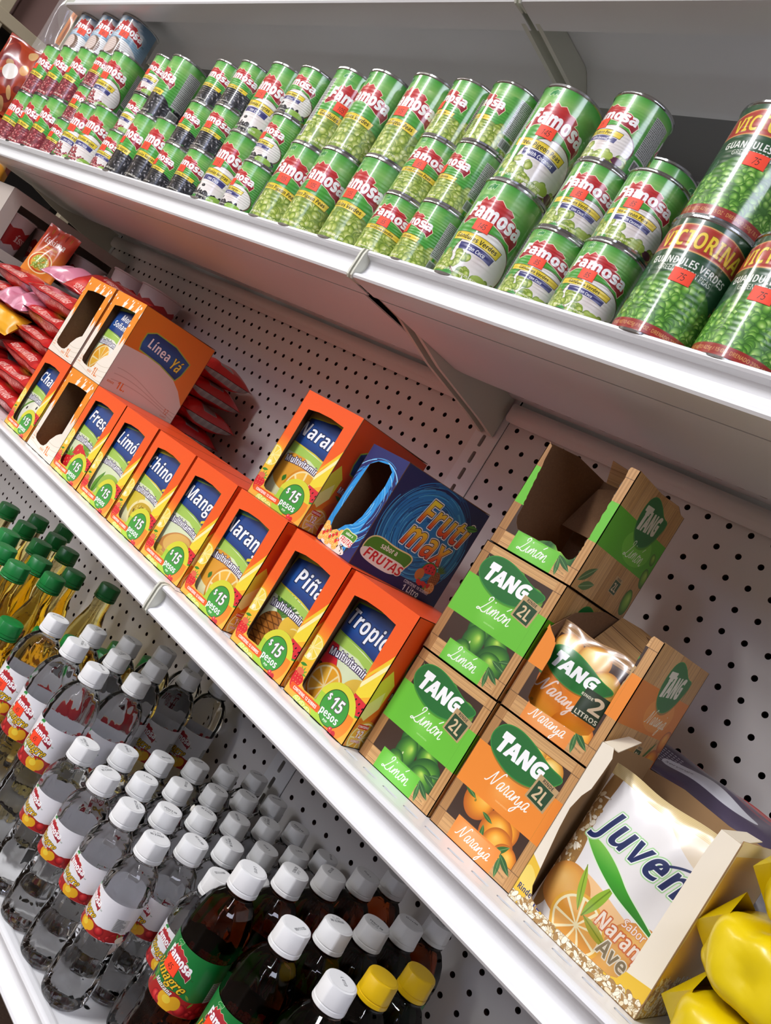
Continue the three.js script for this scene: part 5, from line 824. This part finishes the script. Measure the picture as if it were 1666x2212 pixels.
// oil: fluted waist
const oilBody = (k, q) => {
  const pts = [[0, 0.004], [0.016, 0.0], [0.022, 0.002], [0.0255, 0.008], [0.026, 0.05], [0.0245, 0.06], [0.026, 0.07], [0.026, 0.13], [0.0245, 0.15], [0.021, 0.172], [0.0165, 0.188], [0.0138, 0.198], [0.0132, 0.203], [0.0132, 0.222], [0, 0.222]].map(([r, y]) => [r * (r > 0.0133 ? k : 1), y * q]);
  const g = new THREE.LatheGeometry(pts.flatMap(([r, y], i) => { if (!i) return [new THREE.Vector2(r, y)]; const [a, b] = pts[i - 1]; return [1, 2, 3].map((s) => new THREE.Vector2(a + (r - a) * s / 3, b + (y - b) * s / 3)); }), 72), p = g.attributes.position;
  for (let i = 0; i < p.count; i++) { const x = p.getX(i), y = p.getY(i), z = p.getZ(i), a = Math.atan2(z, x), u = y / (0.222 * q), f = u > 0.1 && u < 0.86 ? 1 - 0.035 * Math.abs(Math.sin(a * 5 + u * 3)) * Math.sin((u - 0.1) / 0.76 * Math.PI) : 1; p.setX(i, x * f); p.setZ(i, z * f); }
  g.computeVertexNormals(); return g;
};
BOT.oil = { body: oilBody(1, 1), h: 0.2185 }; BOT.shortoil = { body: oilBody(0.88, 0.76), h: 0.165 };
const capGeo = (() => {
  const prof = [[0, 0.0205], [0.0118, 0.0205], [0.0134, 0.02], [0.0141, 0.0185], [0.0146, 0.0058], [0.0147, 0.0052], [0.0142, 0.0048], [0.0142, 0.0042], [0.0148, 0.0038], [0.0149, 0.0006], [0.0143, 0], [0.0126, 0]];
  const g = new THREE.LatheGeometry(prof.slice().reverse().flatMap(([r, y]) => [new THREE.Vector2(r, y)]), 72), p = g.attributes.position;
  for (let i = 0; i < p.count; i++) { const y = p.getY(i), r = Math.hypot(p.getX(i), p.getZ(i)); if (y > 0.0055 && y < 0.019 && r > 0.0138) { const k = 1 - 0.006 * (i % 2); p.setX(i, p.getX(i) * k); p.setZ(i, p.getZ(i) * k); } }
  return toCreasedNormals(g, 0.6);
})();
const capDisc = new THREE.CircleGeometry(0.0116, 28).rotateX(-Math.PI / 2).translate(0, 0.02065, 0);
const capBig = capGeo.clone().scale(1.12, 0.95, 1.12);
const oilRing = new THREE.TorusGeometry(0.0152, 0.0016, 8, 30).rotateX(Math.PI / 2);
function bottle(kind, liq, capMat, labelMat, x, z, phi, label, group, price) {
  const b = BOT[kind], R = rng(Math.round((x * 7 + z * 13 + 9) * 1000)), t = thing('bottle', label, 'bottle', [x, D3, z], R() * 0.1 - 0.05, group), oil = kind.includes('oil');
  part(t, 'bottle_body', b.body, liq);
  const c = part(t, 'cap', oil ? capBig : capGeo, capMat); c.position.y = b.h + 0.0024; c.rotation.y = R() * 6.3;
  if (oil) part(t, 'neck_ring', oilRing, capMat).position.y = b.h + 0.0005;
  else { const d = new THREE.Mesh(capDisc, capMat === white ? capTop[Math.floor(R() * 4)] : capYellow); d.name = 'date_print'; d.receiveShadow = true; c.add(d); }
  if (labelMat) { part(t, 'paper_label', b.wrap, labelMat).rotation.y = phi; if (price) { const s = part(t, 'price_sticker', b.tagG, stickerMat(price)); s.rotation.y = phi - 0.25; } }
  return t;
}
{
  const rows = (list, f) => list.forEach(([x0, zs], i) => zs.forEach((z, j) => f(x0, z, i, j)));
  const nth = ['front', 'second from the front', 'third from the front', 'fourth from the front', 'fifth from the front', 'sixth from the front'];
  rows([[-0.039, [0.303, 0.25, 0.197, 0.143, 0.098 - 0.004, 0.043]], [0.0135, [0.303, 0.253, 0.202, 0.149, 0.1, 0.05]], [0.066, [0.301, 0.252, 0.202, 0.152, 0.103, 0.054]], [0.1165, [0.299, 0.249, 0.198, 0.147, 0.097, 0.048]], [0.1675, [0.25, 0.2]]],
    (x, z, i, j) => bottle('small', clearMat, white, whiteLabel, x + (j > 2 ? 0.003 * (j - 2) : 0), z, 0.1 + (i === 3 && j === 0 ? -0.35 : 0), `small clear bottle, white cap, ${i === 4 ? nth[j + 1] : nth[j]}, ${ORD[i]} small file from left`, 'small clear vinegar bottles'));
  rows([[-0.2225, [0.293, 0.236, 0.179, 0.118, 0.058]], [-0.1645, [0.291, 0.229, 0.169, 0.11, 0.05]], [-0.1065, [0.292, 0.231]]],
    (x, z, i, j) => bottle('tall', clearMat, white, whiteLabel, x, z, 0.45 - i * 0.02, `taller clear bottle, white cap, ${nth[j]}, ${ORD[i]} tall file from left`, 'taller clear vinegar bottles', j === 0 || j === 2 ? '45' : null));
  rows([[0.2325, [0.3, 0.244, 0.188, 0.132, 0.076]], [0.300, [0.302, 0.246, 0.19, 0.134, 0.078]], [0.3585, [0.3, 0.244, 0.187]]],
    (x, z, i, j) => bottle('tall', i === 2 && j ? blackMat : darkMat, i === 2 && j ? capYellow : white, greenLabel, x, z, 0.25, i === 2 && j ? `dark bottle with yellow cap, ${j === 1 ? 'nearer' : 'farther'} of two behind the nearest dark bottle` : `dark brown bottle, white cap, ${nth[j]}, ${ORD[i]} dark file from left`, 'dark vinegar bottles', j === 0 ? '45' : null));
  [[-0.356, 0.298, 'front, nearest the tall clear bottles'], [-0.412, 0.296, 'front, second from the right'], [-0.355, 0.244, 'second rank, right'], [-0.41, 0.241, 'second rank, left'], [-0.407, 0.186, 'third rank'], [-0.397, 0.128, 'fourth rank, near the back panel'], [-0.487, 0.262, 'left group, nearest'], [-0.495, 0.205, 'left group, second rank'], [-0.509, 0.149, 'left group, third rank'], [-0.567, 0.201, 'left group, second file, nearer'], [-0.564, 0.147, 'left group, second file, farther'], [-0.64, 0.203, 'leftmost file, nearest'], [-0.637, 0.149, 'leftmost file, middle'], [-0.641, 0.095, 'leftmost file, farthest']]
    .forEach(([x, z, w]) => bottle('oil', oilMat, capGreen, null, x, z, 0, `golden oil bottle with green cap, ${w}`, 'golden oil bottles'));
  [[-0.291, 0.303], [-0.287, 0.256], [-0.288, 0.21], [-0.272, 0.165], [-0.312, 0.12], [-0.291, 0.074]].forEach(([x, z], j) => bottle('shortoil', oilMat, capGreen, null, x, z, 0, `short golden oil bottle, green cap, ${nth[j]} beside the tall clear bottles`, 'short golden oil bottles'));
}
// ---------------------------------------------------------------- noodle packets, cups and cartons at the left end
{
  const pk = (seed, pink) => {
    const c = canvas(512, 320), g = c.getContext('2d'), R = rng(seed); g.fillStyle = pink ? '#c87a92' : '#b5161a'; g.fillRect(0, 0, 512, 320);
    for (let i = 0; i < 14; i++) { g.fillStyle = pink ? 'rgba(240,190,205,.35)' : 'rgba(220,50,40,.35)'; ell(g, R() * 512, R() * 320, 30 + R() * 80, 10 + R() * 30, g.fillStyle, R() * 3); }
    if (!pink) { txt(g, 'SOPA INSTANTÁNEA', 256, 40, 40, { fill: '#f0c8bc', sx: 0.8 }); txt(g, 'SOPA INSTANTÁNEA', 256, 286, 40, { fill: '#f0c8bc', sx: 0.8 }); txt(g, '8 VEGETALES', 250, 110, 42, { fill: '#f4d8cc', sx: 0.8, rot: 0.1 }); ell(g, 250, 190, 90, 60, '#c4562a'); ell(g, 250, 190, 72, 46, '#d8963a'); g.fillStyle = '#a9a9a6'; g.fillRect(440, 130, 50, 80); g.fillStyle = '#333'; for (let i = 0; i < 14; i++) g.fillRect(444 + i * 3.2, 134, 1.6, 72); }
    crimp(g, 16, 0, 320, '#8c8c8a'); return foil(c);
  };
  const red = [pk(401), pk(403)], pink = pk(405, true);
  const flat = [11, 12, 13].map((sd) => pouchGeo(0.185, 0.115, 0.035, 400 + sd, 0.004, 0.05, 30, 24, 7).rotateX(-Math.PI / 2).translate(0, 0, 0.0575));
  const stack = (x, z, n, dir, where, tilt = 0, group = 'red noodle packets') => { const R = rng(500 + Math.round(x * 100)); for (let i = 0; i < n; i++) { const t = thing('noodle_packet', `red foil noodle packet lying flat, ${ORD[i]} from the bottom of the ${where} pile`, 'packet', [x + (R() - 0.5) * 0.016, D2 + 0.0195 + i * 0.0355, z + (R() - 0.5) * 0.012], dir + (R() - 0.5) * 0.1, group); part(t, 'pouch', flat[i % 3], red[i % 2]); t.rotation.z = (R() - 0.5) * 0.05 + tilt * i; t.rotation.x = (R() - 0.5) * 0.05; } };
  stack(-0.735, 0.232, 6, 0, 'front'); stack(-0.935, 0.228, 6, 0, 'far left'); stack(-0.575, 0.075, 7, 0, 'back right'); stack(-0.77, 0.085, 6, 0, 'back middle');
  for (const [x, y, z, ry, w] of [[-0.845, -0.135, 0.235, 0.3, 'upper'], [-0.845, -0.215, 0.297, 0.1, 'lower']]) { const t = thing('noodle_packet', `pink translucent noodle packet resting on the red ones, ${w} of two`, 'packet', [x, y, z], ry, 'pink noodle packets'); part(t, 'pouch', pouchGeo(0.12, 0.07, 0.026, 431 + Math.round(y * 100), 0.004).rotateX(-1.0), pink); }
  { // red packet leaning on top of the front pile
    const t = thing('noodle_packet', 'red foil noodle packet leaning upright on top of the front pile', 'packet', [-0.755, -0.138, 0.225], 0.25, 'red noodle packets'); part(t, 'pouch', pouchGeo(0.15, 0.085, 0.026, 437, 0.004), red[0]); t.rotation.order = 'YXZ'; t.rotation.x = -0.9; t.rotation.z = -0.06;
    const u = thing('noodle_packet', 'yellow and orange noodle packet at the far left front edge', 'packet', [-0.84, -0.262, 0.302], 0.2); part(u, 'pouch', pouchGeo(0.11, 0.05, 0.02, 439, 0.004).rotateX(-0.6), std(0xe0a01c, 0.35));
  }
  { // orange packet with lettering standing in front of the cup carton
    const c = canvas(300, 512), g = c.getContext('2d'); g.fillStyle = vgrad(g, 0, 512, [0, '#d8553c'], [0.25, '#c43c22'], [0.5, '#d8742a'], [1, '#e08a2a']); g.fillRect(0, 0, 300, 512); for (let i = 0; i < 5; i++) leaf(g, 60 + i * 44, 20, 70, 16, 1.4, i % 2 ? '#a8281c' : '#c8762a', '#8a2a1a'); txt(g, 'íssima', 150, 140, 76, { fill: '#f6ece4', font: 'serif', sx: 0.8 }); txt(g, 'SOPA RAMEN', 140, 196, 26, { fill: '#e8b23a', sx: 0.8 }); txt(g, 'sabor a pollo', 150, 224, 20, { fill: '#f0d8c8', weight: 'normal' }); ell(g, 130, 340, 105, 92, '#efe0a8'); ell(g, 130, 340, 95, 82, '#c8501e'); ell(g, 130, 340, 80, 68, '#d8a53a'); seeds(g, rng(5), 70, 290, 120, 110, 40, 12, PEAS);
    const t = thing('noodle_packet', 'orange packet with white lettering standing in front of the grey cup carton', 'packet', [-1.005, -0.162, 0.212], 0.75); part(t, 'pouch', pouchGeo(0.068, 0.118, 0.018, 441, 0.003), foil(c)); t.rotation.order = 'YXZ'; t.rotation.x = -0.16;
  }
  // grey cartons with cut-out window, cups inside; their open side faces along the shelf
  const cupTex = (() => { const c = canvas(512, 256), g = c.getContext('2d'); g.fillStyle = '#d9cfd0'; g.fillRect(0, 0, 512, 256); const wave = []; for (let i = 0; i <= 32; i++) wave.push([i * 16, 66 + 9 * Math.sin(i * 1.57)]); for (let i = 32; i >= 0; i--) wave.push([i * 16, 170 + 9 * Math.sin(i * 1.57)]); poly(g, wave, '#b01a1e'); for (const x of [128, 384]) txt(g, 'íssima', x, 118, 60, { fill: '#ead8d2', font: 'serif', sx: 0.85 }); return phys(0xffffff, 0.4, { map: texture(c), clearcoat: 0.3, clearcoatRoughness: 0.3 }); })();
  const cupBody = new THREE.CylinderGeometry(0.041, 0.031, 0.092, 40, 1, true, -Math.PI, Math.PI * 2).translate(0, 0.048, 0), cupRim = new THREE.TorusGeometry(0.0415, 0.0018, 8, 40).rotateX(Math.PI / 2).translate(0, 0.0942, 0), cupLid = new THREE.CircleGeometry(0.041, 40).rotateX(-Math.PI / 2).translate(0, 0.0942, 0), cupFoot = lathe([[0, 0.002], [0.0305, 0.002], [0.031, 0.0]], 32);
  const cupMat = std(0xd9d0cf, 0.5);
  const cup = (x, y, z, label, ry = 1.0) => { const t = thing('noodle_cup', label, 'cup', [x, y, z], ry, 'white and red noodle cups'); part(t, 'cup_wall', cupBody, cupTex); part(t, 'rim', cupRim, cupMat); part(t, 'lid', cupLid, cupMat); part(t, 'foot', cupFoot, cupMat); };
  const cw = 0.27, ch = 0.135, cd = 0.1, ct = (x, y, label) => {
    const win = s([[26, 20], [244, 20], [244, 112], [26, 112]]);
    const t = carton('cup_carton', label, 'grey cup cartons', [x, y, 0.15], 0, [cd, ch, cw], { right: { mat: greyboard, holes: [win] }, left: { mat: greyboard }, top: { mat: greyboard }, bottom: { mat: greyboard }, back: { mat: greyboard }, front: { mat: greyboard } }, greyboard);
    return t;
  };
  ct(-1.165, D2 + 0.0005 + 0.07, 'grey cardboard carton with a window of noodle cups, lower of two'); ct(-1.165, D2 + 0.0015 + 0.206, 'grey cardboard carton with a window of noodle cups, upper of two');
  { const t = thing('riser_box', 'plain grey cardboard box hidden under the cup cartons', 'box', [-1.165, D2, 0.15]); part(t, 'carton_body', rbox(-0.05, 0, -0.135, 0.05, 0.0698, 0.135, 0.002), greyboard); }
  for (const [k, y] of [[0, D2 + 0.0725], [1, D2 + 0.2095]]) for (let i = 0; i < 3; i++) cup(-1.163, y, 0.06 + i * 0.09, `white and red noodle cup inside the ${k ? 'upper' : 'lower'} grey carton, ${['rear', 'middle', 'front'][i]} one`, 1.2);
  cup(-0.935, D2 + 0.017 + 0.036 * 5.6, 0.075, 'white and red noodle cup at the back, left of two on the red packets', 0.7); cup(-0.84, D2 + 0.017 + 0.036 * 5.6, 0.06, 'white and red noodle cup at the back, right of two on the red packets', 0.8);
  stack(-0.97, 0.085, 6, 0, 'back left');
}
// ---------------------------------------------------------------- beyond the left end: a rack of goods along the side wall
{
  const beam = std(0xb9ad92, 0.55), bx = -1.86;
  const t = thing('storage_rack', 'cream metal rack with dark goods beyond the left end of the shelving', 'rack', [bx - 0.2, -1.35, 0.2]);
  const px = bx - 0.2, add = (nm, a, m) => part(t, nm, rbox(a[0] - px, a[1] + 1.35, a[2] - 0.2, a[3] - px, a[4] + 1.35, a[5] - 0.2, 0.003), m);
  for (const z of [-0.62, -0.12, 0.27, 0.78]) { add('post', [bx - 0.03, -1.35, z - 0.016, bx, 0.95, z + 0.016], beam); add('post', [bx - 0.45, -1.35, z - 0.016, bx - 0.42, 0.95, z + 0.016], beam); }
  for (const y of [-0.9, -0.45, -0.06, 0.375, 0.8]) { add('beam', [bx - 0.035, y - 0.016, -0.64, bx + 0.004, y + 0.016, 0.8], beam); add('shelf_board', [bx - 0.45, y - 0.006, -0.63, bx - 0.036, y + 0.006, 0.79], std(0x4c443c, 0.8)); }
  const pinkBox = std(0x8d6f68, 0.7), ringM = std(0x9c8880, 0.6), blackM = std(0x151312, 0.4);
  for (const [z0, z1, y, h, w] of [[-0.10, 0.25, 0.395, 0.34, 'middle'], [-0.60, -0.14, 0.395, 0.34, 'right'], [0.29, 0.76, 0.395, 0.34, 'left']]) {
    const q = thing('appliance_box', `brownish pink carton with a printed round vent on the rack, ${w} of three`, 'box', [bx - 0.2, y - 0.013, (z0 + z1) / 2], 0, 'pink cartons on the rack'); const L = (z1 - z0) / 2 - 0.012;
    part(q, 'carton_body', rbox(-0.18, 0, -L, 0.165, h, L, 0.003), pinkBox);
    for (const [ro, ri, m] of [[0.085, 0.04, ringM], [0.038, 0.008, std(0xa2918a, 0.6)]]) { const g = new THREE.RingGeometry(ri, ro, 40).rotateY(Math.PI / 2).translate(0.166, h * 0.4, 0.0); part(q, 'round_vent', g, m); }
  }
  for (const [z0, z1, y, h, w] of [[-0.10, 0.25, -0.054, 0.37, 'middle'], [-0.60, -0.14, -0.054, 0.34, 'right'], [0.29, 0.76, -0.054, 0.36, 'left']]) {
    const q = thing('appliance_box', `glossy black boxed appliance on the rack under the pink cartons, ${w} of three`, 'box', [bx - 0.2, y, (z0 + z1) / 2], 0, 'black boxes on the rack'); const L = (z1 - z0) / 2 - 0.012;
    part(q, 'carton_body', rbox(-0.18, 0, -L, 0.16, h, L, 0.003), blackM); part(q, 'top_band', rbox(-0.181, h * 0.82, -L - 0.001, 0.162, h * 0.93, L + 0.001, 0.002), std(0x6e5d5c, 0.6)); part(q, 'grip_strip', rbox(0.158, h * 0.4, -L * 0.96, 0.166, h * 0.44, L * 0.96, 0.002), std(0x8a8478, 0.5));
  }
  const cc = canvas(256, 256), g = cc.getContext('2d'), R = rng(601); g.fillStyle = '#8d9384'; g.fillRect(0, 0, 256, 256); for (let i = 0; i < 60; i++) { g.fillStyle = ['#c9cfbe', '#3c4238', '#6b745e', '#a8b098', '#20241e'][Math.floor(R() * 5)]; g.fillRect(R() * 256, R() * 256, 20 + R() * 60, 6 + R() * 30); }
  const greenPack = foil(cc);
  [[-0.42, 'first'], [-0.25, 'second'], [-0.05, 'third'], [0.1, 'fourth'], [0.3, 'fifth'], [0.46, 'sixth'], [0.62, 'seventh']].forEach(([z, w]) => { const q = thing('snack_bag', `grey-green foil bag on the low rack shelf, ${w} from the right`, 'bag', [bx - 0.12, -0.434, z], Math.PI / 2, 'grey-green bags on the rack'); part(q, 'pouch', pouchGeo(0.15, 0.32, 0.08, 610 + Math.round(z * 50), 0.008), greenPack); q.rotation.z = 0.0; });
  // crisps bags hung on the end of the shelving
  const oc = canvas(256, 256), o = oc.getContext('2d'); o.fillStyle = '#a83a1a'; o.fillRect(0, 0, 256, 256); for (let i = 0; i < 40; i++) ell(o, R() * 256, R() * 256, 10 + R() * 34, 8 + R() * 20, ['#c8661e', '#d8922a', '#a8241a', '#7a1a12', '#c9a06a'][Math.floor(R() * 5)], R() * 3); ell(o, 90, 120, 34, 28, '#e8e4dc'); o.fillStyle = '#d8b25a'; txt(o, 'Co', 190, 40, 60, { fill: '#e0b04a', stroke: '#2c1a4a', lw: 8 });
  const crisp = foil(oc);
  [[-1.36, 0.105, 0.30, 0.12, 0.155, 'upper'], [-1.36, -0.045, 0.285, 0.12, 0.15, 'lower']].forEach(([x, y, z, w, h, n]) => { const q = thing('snack_bag', `orange and red foil snack bag hanging at the shelving end, ${n} of two`, 'bag', [x, y, z], 0.95, 'snack bags at the shelving end'); part(q, 'pouch', pouchGeo(w, h, 0.05, 650 + Math.round(y * 100), 0.006), crisp); });
  const clearBag = new THREE.MeshPhysicalMaterial({ color: 0xffffff, roughness: 0.12, transmission: 0.9, thickness: 0, ior: 1.4, side: THREE.DoubleSide });
  const q = thing('snack_bag', 'clear plastic bag with orange strips hanging above the orange snack bags', 'bag', [-1.345, 0.225, 0.268], 0.9);
  part(q, 'clear_bag', pouchGeo(0.11, 0.2, 0.03, 661, 0.007), clearBag); for (const [x, y, h, c] of [[-0.01, 0.07, 0.1, 0xd07a1c], [0.03, 0.1, 0.05, 0xd8862a], [-0.012, 0.03, 0.035, 0x8a4012]]) part(q, 'orange_strip', pouchGeo(0.02, h, 0.01, 663 + Math.round(y * 100), 0.003).translate(x, y, 0), std(c, 0.4));
}
renderer.render(scene, camera);
